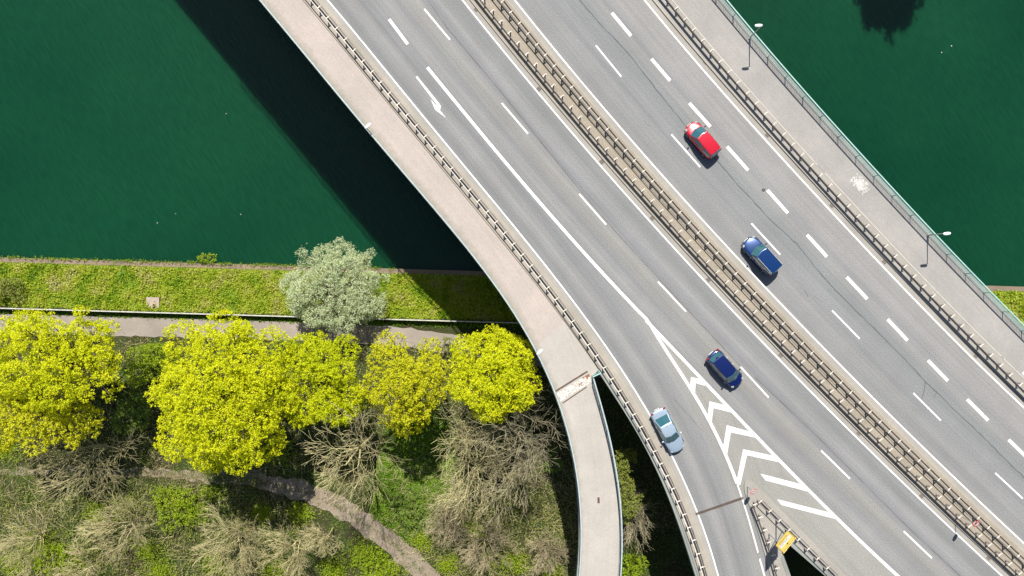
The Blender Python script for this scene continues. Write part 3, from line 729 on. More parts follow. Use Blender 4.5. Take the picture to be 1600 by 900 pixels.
sx, sy = at(1177, 768, Z + 1.9); round_sign((sx, sy), math.atan2(DY, DX) + R(88), 1.8, '50', 'round red ringed sign at the nose of the gore island', .36)

# ------------------------------------------------------------------ cars
M['tyre'] = simple('tyre_rubber', (0.02, 0.02, 0.02), 0.9); M['rim'] = simple('alloy_rim', (0.45, 0.46, 0.48), 0.35, .7)
def glassmat():
    t = NT('car_glass_sky_tint'); t.out((0.014, 0.085, 0.105), 0.08, 0, 0.9, 0.6); return t.m  # teal base colour stands in for the reflected sky
M['glass'] = glassmat()
M['trim'] = simple('black_trim', (0.015, 0.015, 0.017), 0.5); M['tail'] = simple('tail_lamp_red', (0.22, 0.006, 0.012), 0.3); M['head'] = simple('head_lamp_clear', (0.30, 0.32, 0.33), 0.15)
M['plate'] = simple('number_plate', (0.75, 0.75, 0.72), 0.5)
def paint(name, col, metal=0.25, rough=.32):
    t = NT(name); n = t.noise(t.co(), 40, 2)
    t.out(t.mix(t.ramp(n, [(.3, 0.0), (.7, 1.0)]), tuple(c * .94 for c in col), col), rough, metal, .5, .8)
    t.b.inputs['Coat Roughness'].default_value = .08
    return t.m
def shade_smooth(me):
    for p in me.polygons: p.use_smooth = True
def car(px, py, heading, L, W, H, fr, col, label, kind):
    """fr: fractions from the nose: windscreen foot, windscreen head, roof end, rear glass foot. local +x is forward"""
    x, y = at(px, py, Z + .75); root = empty('parked_car' if False else 'car', (x, y, Z + .008), heading)
    pm = paint('car_paint_' + col[0], col[1], col[2]); hw = W / 2
    fx = lambda f: L / 2 - f * L
    belt = H * .60 if kind != 'suv' else H * .62
    hood0, hood1 = (H * .46, belt * .97) if kind == 'sedan' else (H * .47, belt * .98)
    tail_z = {'sedan': belt * 1.02, 'hatch': belt * 1.0, 'suv': belt}[kind]
    # lower body as rings of a loft: (fraction, half width, bottom, top)
    a, b, c, d = fr
    st = [(0.0, .70, .34, hood0 * .80), (0.012, .80, .26, hood0 * .92), (.05, .91, .2, hood0), (.12, .97, .18, (hood0 * 1.6 + hood1) / 2.6), (a, 1.0, .17, hood1), (b, 1.0, .17, belt), (.6, 1.0, .17, belt), (min(d, .93), .985, .18, tail_z), (.955, .93, .22, tail_z * .985), (.988, .85, .28, tail_z * .93), (1.0, .74, .36, tail_z * .82)]
    V = []; F = []
    for f, w_, zb, zt in st:
        X = fx(f); w_ *= hw; sh = zb + (zt - zb) * .72
        half = [(w_ * .82, zb), (w_ * .97, zb + .10), (w_, zb + (zt - zb) * .45), (w_ * .985, sh), (w_ * .91, zt - .03), (w_ * .70, zt), (w_ * .35, zt + .018)]
        bw = .34 * max(0, 1 - f / .3) ** 1.5 - .26 * max(0, (f - .8) / .2) ** 1.5
        bx = lambda yy: X - bw * (abs(yy) / hw) ** 2.6
        ring = [(bx(yy), -yy, zz) for yy, zz in half] + [(X, 0, zt + .024)] + [(bx(yy), yy, zz) for yy, zz in half[::-1]]
        V += ring
    k = 15
    for i in range(len(st) - 1):
        for j in range(k - 1): F.append((i * k + j, i * k + j + 1, (i + 1) * k + j + 1, (i + 1) * k + j))
        F.append((i * k + k - 1, i * k, (i + 1) * k, (i + 1) * k + k - 1))
    F.append(tuple(range(k))[::-1]); F.append(tuple(range((len(st) - 1) * k, len(st) * k)))
    me = py_mesh('body', V, F, pm); shade_smooth(me); body = link('body', me, None, root)
    m_ = body.modifiers.new('sub', 'SUBSURF'); m_.levels = 1; m_.render_levels = 2
    # cabin
    cw, rw = hw * .93, hw * (.74 if kind != 'suv' else .80)
    zb, zr = belt - .03, H
    base = [(fx(a), cw * .92), (fx(b) , cw), (fx(c), cw * .99), (fx(d), cw * .93)]
    X0, X1, X2, X3 = fx(a), fx(b), fx(c), fx(d)
    def P(t, s_, z):   # t: 0..1 front to back along belt/roof, interpolated by height share
        return None
    nb = [(X0, cw * .93, zb), (X3, cw * .92, zb)]; nr = [(X1, rw * .95, zr - .025), (X2, rw * .95, zr - .03)]
    mid = (X1 + X2) / 2
    Vc = [(X0 - .06, -cw * .92, zb), (X0 + .14, 0, zb), (X0 - .06, cw * .92, zb), (X1 - .05, -rw * .93, zr - .03), (X1 + .07, 0, zr - .01), (X1 - .05, rw * .93, zr - .03),
          (mid, -rw, zr - .01), (mid, 0, zr + .03), (mid, rw, zr - .01), (X2, -rw * .94, zr - .05), (X2 - .03, 0, zr - .03), (X2, rw * .94, zr - .05),
          (X3, -cw * .9, zb), (X3 - .04, 0, zb), (X3, cw * .9, zb), (mid, -cw, zb), (mid, cw, zb)]
    Fc = [(0, 3, 4, 1), (1, 4, 5, 2), (3, 6, 7, 4), (4, 7, 8, 5), (6, 9, 10, 7), (7, 10, 11, 8), (9, 12, 13, 10), (10, 13, 14, 11), (0, 15, 6, 3), (15, 12, 9, 6), (5, 8, 16, 2), (8, 11, 14, 16)]
    me = py_mesh('roof', Vc, Fc, pm); bm = bmesh.new(); bm.from_mesh(me); bmesh.ops.recalc_face_normals(bm, faces=bm.faces[:])
    if sum(f.normal.z for f in bm.faces) < 0: bmesh.ops.reverse_faces(bm, faces=bm.faces[:])
    bm.to_mesh(me); bm.free(); shade_smooth(me); roof = link('roof', me, None, root)
    bv = roof.modifiers.new('bev', 'BEVEL'); bv.width = .06; bv.segments = 3; bv.limit_method = 'ANGLE'; bv.angle_limit = R(25); wn = roof.modifiers.new('wn', 'WEIGHTED_NORMAL')
    # glass panels just proud of the cabin
    Vc = [Vector(v) for v in Vc]
    def pane(name, q, inset, mat='glass', lift=.022, par=root):
        q = [Vector(v) for v in q]; cen = sum(q, Vector()) / len(q); n = (q[1] - q[0]).cross(q[-1] - q[0]).normalized()
        if n.dot(cen - Vector((mid, 0, belt))) < 0: n = -n
        top = [cen + (v - cen) * inset + n * lift for v in q]; bot = [v - n * .03 for v in top]; k = len(q)
        F = [tuple(range(k)), tuple(range(k, 2 * k))[::-1]] + [(i, i + k, (i + 1) % k + k, (i + 1) % k) for i in range(k)]
        me = py_mesh(name, top + bot, F, M[mat]); bm = bmesh.new(); bm.from_mesh(me); bmesh.ops.recalc_face_normals(bm, faces=bm.faces[:]); bm.to_mesh(me); bm.free()
        return link(name, me, None, par)
    def bow(q, amt):   # split a wide pane so that it bows
        return q
    ws = pane('windscreen', [Vc[0], Vc[3], Vc[4], Vc[5], Vc[2], Vc[1]], .95)
    pane('rear_window', [Vc[12], Vc[9], Vc[10], Vc[11], Vc[14], Vc[13]], .9)
    for s_ in (-1, 1):
        i0, i3, i6, i9, i12, i15 = (0, 3, 6, 9, 12, 15) if s_ < 0 else (2, 5, 8, 11, 14, 16)
        pane('side_window', [Vc[i0].lerp(Vc[i15], .12), Vc[i3], Vc[i6].lerp(Vc[i3], .06), Vc[i15].lerp(Vc[i0], .04)], .84)
        pane('side_window', [Vc[i15].lerp(Vc[i12], .04), Vc[i6].lerp(Vc[i9], .06), Vc[i9].lerp(Vc[i6], .06), Vc[i12].lerp(Vc[i15], .12)], .84)
        # mirrors, sill, handles
        mx = fx(a) - .32
        mr = MB().box((mx, s_ * (hw + .09), belt + .02), (.12, .2, .13)).build('mirror', pm if kind == 'sedan' else M['trim'], root); bvm = mr.modifiers.new('b', 'BEVEL'); bvm.width = .03; bvm.segments = 2
        for f in (.48, .68): MB().box((fx(f), s_ * (hw * 1.0 + .004), belt * .86), (.17, .03, .03)).build('door_handle', pm if kind != 'hatch' else M['bracket'], root)
        MB().box((0, s_ * hw * .95, .22), (L * .5, .06, .1)).build('sill', M['trim'], root)
        # lamps
        hl = MB().box((fx(.075), s_ * hw * .70, hood0 * .93), (.26, .26, .10), rz=-s_ * .6).build('headlight', M['head'], root); q = hl.modifiers.new('b', 'BEVEL'); q.width = .04; q.segments = 3
        tl = MB().box((fx(.958), s_ * hw * .74, tail_z * .9), (.14, .28, .16 if kind == 'sedan' else .28), rz=s_ * .3).build('tail_light', M['tail'], root); q = tl.modifiers.new('b', 'BEVEL'); q.width = .03; q.segments = 3
        if kind in ('suv', 'hatch') and col[0] != 'red':
            MB().tube((X1 - .15, s_ * rw * .93, zr + .03), (X2 + .12, s_ * rw * .93, zr + .015), .018, k=6).build('roof_rail', M['bracket'] if kind == 'suv' else M['trim'], root)
        for f in (.185, .80):
            wh = empty('wheel'); wh.parent = root; wh.location = (fx(f), s_ * (hw - .09), .315)
            bm = bmesh.new(); V = []; n = 20
            prof = [(.20, -.095), (.30, -.1), (.315, -.07), (.315, .07), (.30, .1), (.20, .095)]
            for i in range(n):
                t = 2 * math.pi * i / n; V += [(math.cos(t) * r_, yy, math.sin(t) * r_) for r_, yy in prof]
            F = [(i * 6 + j, i * 6 + j + 1, ((i + 1) % n) * 6 + j + 1, ((i + 1) % n) * 6 + j) for i in range(n) for j in range(5)]
            link('tyre', py_mesh('tyre', V, F, M['tyre'], True), None, wh); bm.free()
            mb = MB(); mb.tube((0, s_ * .03, 0), (0, s_ * .075, 0), .205, k=20)
            for i in range(5): mb.box((math.cos(1.2566 * i) * .1, s_ * .085, math.sin(1.2566 * i) * .1), (.16, .02, .045), m=Matrix.Rotation(-1.2566 * i, 4, 'Y'))
            mb.build('rim', M['rim'], wh)
    MB().box((fx(.004), 0, .42), (.03, W * .3, .10)).build('number_plate', M['plate'], root)
    MB().box((fx(.998), 0, .5), (.03, W * .3, .10)).build('number_plate', M['plate'], root)
    MB().box((fx(.012), 0, .3), (.05, W * .55, .12)).build('grille', M['trim'], root)
    # bonnet and boot shut lines, wipers
    mb = MB()
    for s_ in (-1, 1): mb.box((fx((a + .08) / 2 + .0), s_ * hw * .80, hood0 * .5 + hood1 * .5 - .045), (L * (a - .1), .012, .012))
    for s_ in (-.35, .2): mb.box((fx(a) + .0, s_ * W * .5, belt + .06), (.03, .5, .015), rz=.1)
    mb.build('wiper', M['trim'], ws)
    mb = MB()                                   # door gaps and bonnet edge
    for s_ in (-1, 1):
        for f in (a + .06, .52, min(c, .78)): mb.box((fx(f), s_ * (hw * 1.0 + .0), belt * .62), (.014, .02, belt * .6))
    mb.build('door_gap', M['trim'], body)
    mb = MB(); nseg = 8
    for i in range(nseg):
        y0 = (-.5 + i / nseg) * W * .8; y1 = (-.5 + (i + 1) / nseg) * W * .8; e = lambda q: fx(.075) - .22 * (abs(q) / hw) ** 2.6
        mb.box(((e(y0) + e(y1)) / 2, (y0 + y1) / 2, hood0 + .012), (.016, math.hypot(y1 - y0, e(y1) - e(y0)), .02), rz=math.atan2(-(e(y1) - e(y0)), y1 - y0))
    mb.build('bonnet_gap', M['trim'], body)
    MB().tube((X2 + .2, 0, zr - .01), (X2 + .05, 0, zr + .2), .008, k=5).build('aerial', M['trim'], root)
    return tag(root, label, 'car')
hd = lambda dx, dy: math.atan2(-dy, dx)
car(1098, 218, hd(-370, -440), 3.95, 1.70, 1.48, (.215, .40, .925, .985), ('red', (0.50, 0.002, 0.02), .15), 'small bright red hatchback driving between white dashes', 'hatch')
car(1189.5, 399, hd(-425, -470), 4.15, 1.80, 1.58, (.29, .41, .95, .99), ('mid_blue', (0.002, 0.034, 0.145), .3), 'mid blue boxy family car driving beside the median', 'suv')
car(1133.5, 576.5, hd(425, 475), 4.1, 1.76, 1.48, (.20, .355, .84, .93), ('navy', (0.002, 0.012, 0.105), .3), 'dark navy hatchback with red tail lights beside the chevrons', 'hatch')
car(1044, 673, hd(335, 630), 4.6, 1.76, 1.42, (.28, .43, .66, .84), ('silver', (0.42, 0.52, 0.62), .45), 'silver blue saloon car leaving on the slip road', 'sedan')

# ------------------------------------------------------------------ water and banks
qy = lambda x: 1.9 - .0286 * x                    # quay line
def sgrid(name, x0, x1, s_list, zf, mat, dx=1.5):
    xs = np.arange(x0, x1 + .01, dx); V = []; n = len(s_list)
    for x in xs:
        for s_ in s_list: V.append((x, qy(x) - s_, zf(x, s_)))
    F = [(i * n + j, i * n + j + 1, (i + 1) * n + j + 1, (i + 1) * n + j) for i in range(len(xs) - 1) for j in range(n - 1)]
    uv = [(v[0], v[1]) for v in V]
    o = link(name, arr_mesh(name, V, F, mat, True, uv), None); o['kind'] = 'structure'; return o
V = [(-220, -5, 0), (220, -14, 0), (220, 75, 0), (-220, 75, 0)]
o = link('water', py_mesh('water', V, [(0, 1, 2, 3)], M['water'])); o['kind'] = 'structure'
def bumpf(x, y): return .12 * math.sin(x * .9 + 1.3 * math.sin(y * .5)) * math.sin(y * .8 + x * .2) + .1 * math.sin(x * .31 + y * .23)
def zg(x, y):
    s_ = qy(x) - y
    if s_ < .6: return 1.15
    if s_ < 5.6: return 1.1 + (s_ - .6) / 5 * 1.15 + bumpf(x * 2, y * 2) * .6 * min(1, (s_ - .6), (5.6 - s_))
    if s_ < 9.5: return 2.3
    return 2.3 + min(1, (s_ - 9.5) / 3) * (.15 + bumpf(x, y))
mb = MB(); L_ = 440
bx0 = Vector((-220, qy(-220))); bx1 = Vector((220, qy(220))); rz = math.atan2(bx1.y - bx0.y, bx1.x - bx0.x); c_ = (bx0 + bx1) / 2
capq = strip
qw = MB(); qw.box((0, -.28, 0.1), (440, .56, 2.2)); o = qw.build('quay_wall', M['quay'], None, (c_.x, c_.y, 0), rz); tag(o, 'long brown stone quay wall along the green water', 'quay wall')
sgrid('grass_bank', -220, 220, [.5 + .4 * i for i in range(13)] + [5.75], lambda x, s_: zg(x, qy(x) - s_), M['bank'], 1.0)
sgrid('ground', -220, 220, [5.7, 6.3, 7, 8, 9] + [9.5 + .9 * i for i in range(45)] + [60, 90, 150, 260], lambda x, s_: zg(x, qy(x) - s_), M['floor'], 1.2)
# far bank, out of sight over the top edge, with an unseen tree added to shade the water
V = [(-220, 50, 1.2), (220, 43, 1.2), (220, 200, 2.5), (-220, 200, 2.5), (-220, 50, -1), (220, 43, -1)]
o = link('far_bank', py_mesh('far_bank', V, [(0, 1, 2, 3), (4, 5, 1, 0)], M['bank'])); o['kind'] = 'structure'
# riverside path
def ground_ribbon(name, pts, width, mat, lift, zfun=zg, n_across=4, step=.8, closed=False, wj=.12, seed=2):
    rnd = random.Random(seed); P = [Vector(p) for p in pts]; Q = []
    for i in range(len(P) - 1):
        p0, p1, p2, p3 = P[max(i - 1, 0)], P[i], P[i + 1], P[min(i + 2, len(P) - 1)]
        n = max(1, int((p2 - p1).length / step))
        for k in range(n):
            t = k / n; Q.append(.5 * ((2 * p1) + (p2 - p0) * t + (2 * p0 - 5 * p1 + 4 * p2 - p3) * t * t + (3 * p1 - p0 - 3 * p2 + p3) * t ** 3))
    Q.append(P[-1]); V = []; uv = []; acc = 0
    for i, q in enumerate(Q):
        d = (Q[min(i + 1, len(Q) - 1)] - Q[max(i - 1, 0)]).normalized(); n = Vector((-d.y, d.x)); acc += step
        w0 = width(i / len(Q)) if callable(width) else width
        e0, e1 = rnd.uniform(-wj, wj), rnd.uniform(-wj, wj)
        for j in range(n_across + 1):
            t = j / n_across - .5; r_ = q + n * (w0 * t + (e0 if j == 0 else e1 if j == n_across else 0)); V.append((r_.x, r_.y, zfun(r_.x, r_.y) + lift)); uv.append((acc, w0 * t))
    k = n_across + 1
    F = [(i * k + j, i * k + j + 1, (i + 1) * k + j + 1, (i + 1) * k + j) for i in range(len(Q) - 1) for j in range(n_across)]
    o = link(name, arr_mesh(name, V, [f[::-1] for f in F], mat, True, uv)); o['kind'] = 'structure'; return o
ground_ribbon('riverside_path', [(x, qy(x) - s_) for x, s_ in ((-120, 7.75), (-60, 7.7), (-40, 7.7), (-25, 7.7), (-14, 7.95), (-8, 8.6), (0, 9.5), (15, 11.5), (40, 14), (100, 16))], 2.25, M['path'], .05)
trk = [(-60, 742), (0, 738), (110, 737), (250, 741), (345, 745), (410, 752), (470, 767), (540, 797), (600, 838), (640, 872), (672, 905), (715, 960), (760, 1030)]
tp = [at(*p, 2.5) for p in trk]
def offs(pts, d_):
    P = [Vector(p) for p in pts]; out = []
    for i, p in enumerate(P):
        t = (P[min(i + 1, len(P) - 1)] - P[max(i - 1, 0)]).normalized(); out.append((p.x - t.y * d_, p.y + t.x * d_))
    return out
ground_ribbon('dirt_track', tp, lambda t: .9 + 1.6 * min(1, max(0, (t - .3) / .35)), M['track'], .05, n_across=5, wj=.3, seed=3)
# low wall between bank and path
rw_ = empty('river_wall', (-30, qy(-30) - 5.95, 2.2)); ang = math.atan2(-.0286, 1)
MB().box((0, 0, .36), (200, .09, 1.0)).build('wall', M['wall'], rw_, None, ang); MB().box((0, 0, .9), (200, .12, .07)).build('coping', M['wallcap'], rw_, None, ang)
tag(rw_, 'thin low wall with a pale coping between the grass bank and the path', 'wall')
# drain headwall set in the bank
hx, hy = at(237, 474, 2.6); hb = empty('drain_headwall', (hx, hy, 1.7), ang)
mb = MB(); mb.box((0, .1, .35), (1.5, 1.2, .7)); mb.build('block', simple('pink_concrete', (.36, .29, .25), .9), hb)
MB().box((.2, -.3, .701), (.32, .45, .03)).build('opening', M['trim'], hb)
tag(hb, 'small pinkish concrete drain headwall with a dark opening in the grass bank', 'drain headwall')

# ------------------------------------------------------------------ plants
rng = np.random.default_rng(11)
def tubes(p0, p1, r0, r1, k=4):
    p0, p1 = np.asarray(p0, float), np.asarray(p1, float); n = len(p0)
    d = p1 - p0; d /= np.maximum(np.linalg.norm(d, axis=1, keepdims=True), 1e-6)
    ref = np.where(np.abs(d[:, 2:3]) < .9, [[0, 0, 1.]], [[1., 0, 0]]); a = np.cross(d, ref); a /= np.linalg.norm(a, axis=1, keepdims=True); b = np.cross(d, a)
    V = np.zeros((n, 2 * k, 3))
    for j in range(k):
        t = 2 * math.pi * j / k; dirv = a * math.cos(t) + b * math.sin(t)
        V[:, j] = p0 + dirv * np.asarray(r0)[:, None]; V[:, k + j] = p1 + dirv * np.asarray(r1)[:, None]
    Fq = np.array([(j, (j + 1) % k, k + (j + 1) % k, k + j) for j in range(k)])
    return V.reshape(-1, 3), (np.arange(n)[:, None, None] * 2 * k + Fq[None]).reshape(-1, 4)
def leaves(c, size, up=.5, aspect=1.0):
    n = len(c); nrm = rng.normal(size=(n, 3)); nrm /= np.linalg.norm(nrm, axis=1, keepdims=True); nrm[:, 2] = np.abs(nrm[:, 2]) + up
    nrm /= np.linalg.norm(nrm, axis=1, keepdims=True)
    r = rng.normal(size=(n, 3)); a = np.cross(nrm, r); a /= np.linalg.norm(a, axis=1, keepdims=True); b = np.cross(nrm, a)
    s_ = np.asarray(size)[:, None] * .5; a = a * s_ * aspect; b = b * s_ / aspect
    V = np.stack([c - a, c - b * .8, c + a, c + b * .8], 1)
    return V.reshape(-1, 3), np.arange(4 * n).reshape(n, 4)

def crown_lobes(center, rad, n, lobe_r, seed, squash=.8, floor=-.35, out=.22):
    r = np.random.default_rng(seed); L = []
    for _ in range(n):
        while True:
            v = r.normal(size=3); v /= np.linalg.norm(v)
            if v[2] > floor: break
        f = r.uniform(.60, .80); lr = lobe_r * r.uniform(.75, 1.1)
        if r.random() < out: f = r.uniform(.86, .98); lr = lobe_r * r.uniform(.35, .55)
        L.append((center[0] + v[0] * rad[0] * f, center[1] + v[1] * rad[1] * f, center[2] + v[2] * rad[2] * f, lr))
    L.append((*center, min(rad) * .55)); return np.array(L)
def crown_mesh(L, dens, cl_r, per, leaf, seed, mat, name='crown', up=.4, aspect=1.0, thin=1.0):
    r = np.random.default_rng(seed); C_ = []
    for cx, cy, cz, lr in L:
        n = int(4 * math.pi * lr * lr * dens * thin); v = r.normal(size=(n, 3)); v /= np.linalg.norm(v, axis=1, keepdims=True)
        f = r.uniform(.55, 1.08, size=(n, 1)) ** .55
        C_.append(np.array([cx, cy, cz]) + v * lr * f * np.array([1, 1, .85]))
    P = np.concatenate(C_); keep = np.ones(len(P), bool)
    for cx, cy, cz, lr in L:                              # nothing deep inside a neighbour lobe
        dd = np.linalg.norm((P - np.array([cx, cy, cz])) / np.array([1, 1, .85]), axis=1); keep &= dd > lr * .66
    P = P[keep]
    lv = P[:, None] + r.normal(size=(len(P), per, 3)) * cl_r * .55
    lv = lv.reshape(-1, 3); s_ = r.uniform(.65, 1.3, size=len(lv)) * leaf
    V, F = leaves(lv, s_, up, aspect)
    return arr_mesh(name, V, F, mat)
def trunk_mesh(base, L, h, r0, seed, mat):
    r = np.random.default_rng(seed); p0, p1, ra, rb = [], [], [], []
    b = np.array(base, float); fork = b + np.array([r.normal() * .3, r.normal() * .3, h * .42])
    q = b; n = 5
    for i in range(n):
        t = b + (fork - b) * (i + 1) / n + np.array([r.normal() * .06, r.normal() * .06, 0]); p0.append(q - [0, 0, .15 if i == 0 else 0]); p1.append(t); ra.append(r0 * (1 - .09 * i)); rb.append(r0 * (1 - .09 * (i + 1))); q = t
    fork = q
    for c in L:
        tgt = np.array(c[:3]); a = fork; k = 4
        for i in range(k):
            t = fork + (tgt - fork) * (i + 1) / k + np.array([r.normal() * .15, r.normal() * .15, .35 * math.sin(math.pi * (i + 1) / k)]); p0.append(a); p1.append(t); rr_ = r0 * .42 * (1 - i / k * .8); ra.append(rr_); rb.append(r0 * .42 * (1 - (i + 1) / k * .8)); a = t
    V, F = tubes(p0, p1, ra, rb, 7); return arr_mesh('trunk', V, F, mat, True)
def leafy_tree(px, py, zc, rad, n, lobe_r, h, mat, label, name='maple_tree', seed=0, dens=6.0, cl=.155, per=11, leaf=.135, thin=1.0, floor=-.35, up=.4, aspect=1.0, r0=.32, extra=()):
    x, y = at(px, py, zc); gz = zg(x, y); root = empty(name, (x, y, gz))
    L = crown_lobes((0, 0, zc - gz), rad, n, lobe_r, seed, floor=floor)
    for (ex, ey, ez, er) in extra:
        wx, wy = at(ex, ey, ez); L = np.vstack([L, [(wx - x, wy - y, ez - gz, er)]])
    link('trunk', trunk_mesh((0, 0, 0), L, h, r0, seed + 1, M['bark']), None, root)
    link('crown', crown_mesh(L, dens, cl, per, leaf, seed + 2, M[mat], up=up, aspect=aspect, thin=thin), None, root)
    return tag(root, label, 'tree')
leafy_tree(352, 617, 14.5, (7.0, 8.1, 5.0), 96, 1.55, 12.5, 'yellow', 'biggest bright yellow maple, its broad crown reaching from path to dirt track', seed=21, r0=.42, extra=((285, 530, 15, 1.9), (425, 540, 14, 1.9), (275, 690, 14, 2.0), (415, 690, 13, 2.0), (440, 620, 13, 1.8), (265, 610, 15, 1.8), (330, 715, 13, 1.7), (350, 510, 15, 1.7)))
leafy_tree(80, 562, 13.0, (7.6, 5.9, 4.4), 76, 1.45, 11, 'yellow', 'yellow maple leaning over the path with the drain headwall behind it', seed=33, thin=.8, r0=.38)
leafy_tree(55, 648, 11.0, (7.4, 4.3, 3.6), 54, 1.3, 10, 'yellow3', 'olive yellow maple standing behind a pale bare shrub by the track', seed=45, thin=.75)
leafy_tree(503, 597, 11.5, (5.2, 5.7, 3.8), 56, 1.3, 10, 'yellow2', 'green tinged yellow maple touching the silver willow', seed=57, extra=((470, 560, 12.5, 1.6), (470, 630, 11.5, 1.7), (540, 545, 13, 1.5), (545, 620, 12.5, 1.5)))
leafy_tree(632, 588, 12.5, (4.7, 5.2, 3.8), 46, 1.2, 11, 'yellow3', 'thin pale yellow maple with twigs showing through', seed=69, thin=.75, extra=((636, 655, 11.0, 1.9), (610, 650, 10.5, 1.3)))
leafy_tree(772, 585, 14.0, (5.0, 5.05, 3.9), 56, 1.25, 12, 'yellow', 'round dense yellow maple close beside the footway', seed=81, r0=.34, extra=((772, 585, 17.2, 2.0), (800, 560, 16, 1.8), (745, 610, 16, 1.8), (805, 615, 15.5, 1.7), (740, 560, 15.5, 1.7)))
leafy_tree(521, 450, 5.6, (6.4, 5.4, 3.3), 64, 1.15, 4.6, 'willow', 'silvery green willow on the grass bank overhanging the quay', 'willow_tree', seed=93, dens=7.5, cl=.26, per=9, leaf=.14, aspect=1.7, thin=.8)
t_ = leafy_tree(1415, -10, 6, (4.5, 4, 4), 16, 1.8, 8, 'green', 'unseen dark green tree added on the opposite bank to shade the water', 'unseen_shade_tree', seed=95, dens=4.0, leaf=.5, cl=.5, per=6)
t_.location = (45.5, 49.5, 1.1); t_.scale = (1.15, 1.0, 2.3)  # added out of view, stretched upwards so its shadow reaches the visible water

# shrubs
def shrub(px, py, r_, h, mat, label, seed, dens=6, leaf=.15, n=9, squash=1.0, thin=1.0):
    x, y = at(px, py, 2.4 + h * .5); gz = zg(x, y); root = empty('shrub', (x, y, gz)); r = np.random.default_rng(seed)
    L = np.array([(r.uniform(-1, 1) * r_ * .7, r.uniform(-1, 1) * r_ * .7 * squash, h * r.uniform(.35, .75), r_ * r.uniform(.32, .5)) for _ in range(n)])
    p0, p1, a_, b_ = [], [], [], []
    for c in L:
        p0.append((c[0] * .1, c[1] * .1, -.1)); p1.append(c[:3]); a_.append(.05); b_.append(.015)
    V, F = tubes(p0, p1, a_, b_, 5); link('stems', arr_mesh('stems', V, F, M['bark'], True), None, root)
    link('foliage', crown_mesh(L, dens, .16, 7, leaf, seed + 1, M[mat], 'foliage', thin=thin), None, root)
    return tag(root, label, 'shrub')
shrub(268, 792, 2.5, 2.0, 'lime', 'fresh green shrub on the dirt track verge under the biggest maple', 101, thin=.6)
shrub(70, 872, 3.2, 2.6, 'lime', 'lime green shrub surrounded by pale bare branches', 102, thin=.7)
shrub(592, 886, 2.3, 2.2, 'lime', 'lime green shrub beside the bend of the dirt track', 103, thin=.7)
shrub(226, 572, 3.0, 5.2, 'lime', 'tall fresh green shrub between two yellow maples by the path', 104)
shrub(212, 640, 3.2, 4.6, 'green', 'dark green shrub in the shade between two yellow maples', 105, thin=.8)
shrub(250, 545, 2.2, 2.0, 'green', 'low green shrub at the path edge against the biggest maple', 106)
leafy_tree(976, 755, 9.6, (1.8, 4.6, 2.2), 26, .8, 6.5, 'olive', 'narrow olive green young tree in the sunlit gap between ramp and slip road', 'young_tree', seed=107, r0=.16)
shrub(992, 884, 1.9, 2.4, 'lime', 'lime green shrub in the gap below the footway ramp', 108)
shrub(858, 715, 1.6, 2.6, 'green', 'small green shrub in the shade beside the footway ramp', 109)
shrub(8, 460, 2.0, 2.0, 'olive', 'olive bush at the low wall on the grass bank', 110)
shrub(316, 401, 1.2, .4, 'lime', 'yellow green weed bush hanging over the quay wall', 111, squash=.3, thin=.5)
shrub(445, 548, 1.6, 1.6, 'green', 'low green shrub under the green tinged maple', 112)
shrub(700, 560, 2.4, 2.0, 'olive', 'brownish low bush between the thin maple and the round maple', 113, thin=.5)
shrub(640, 790, 2.6, .8, 'green', 'low spread of green herbs beside the long trunk shadow', 114, thin=.6, n=12)

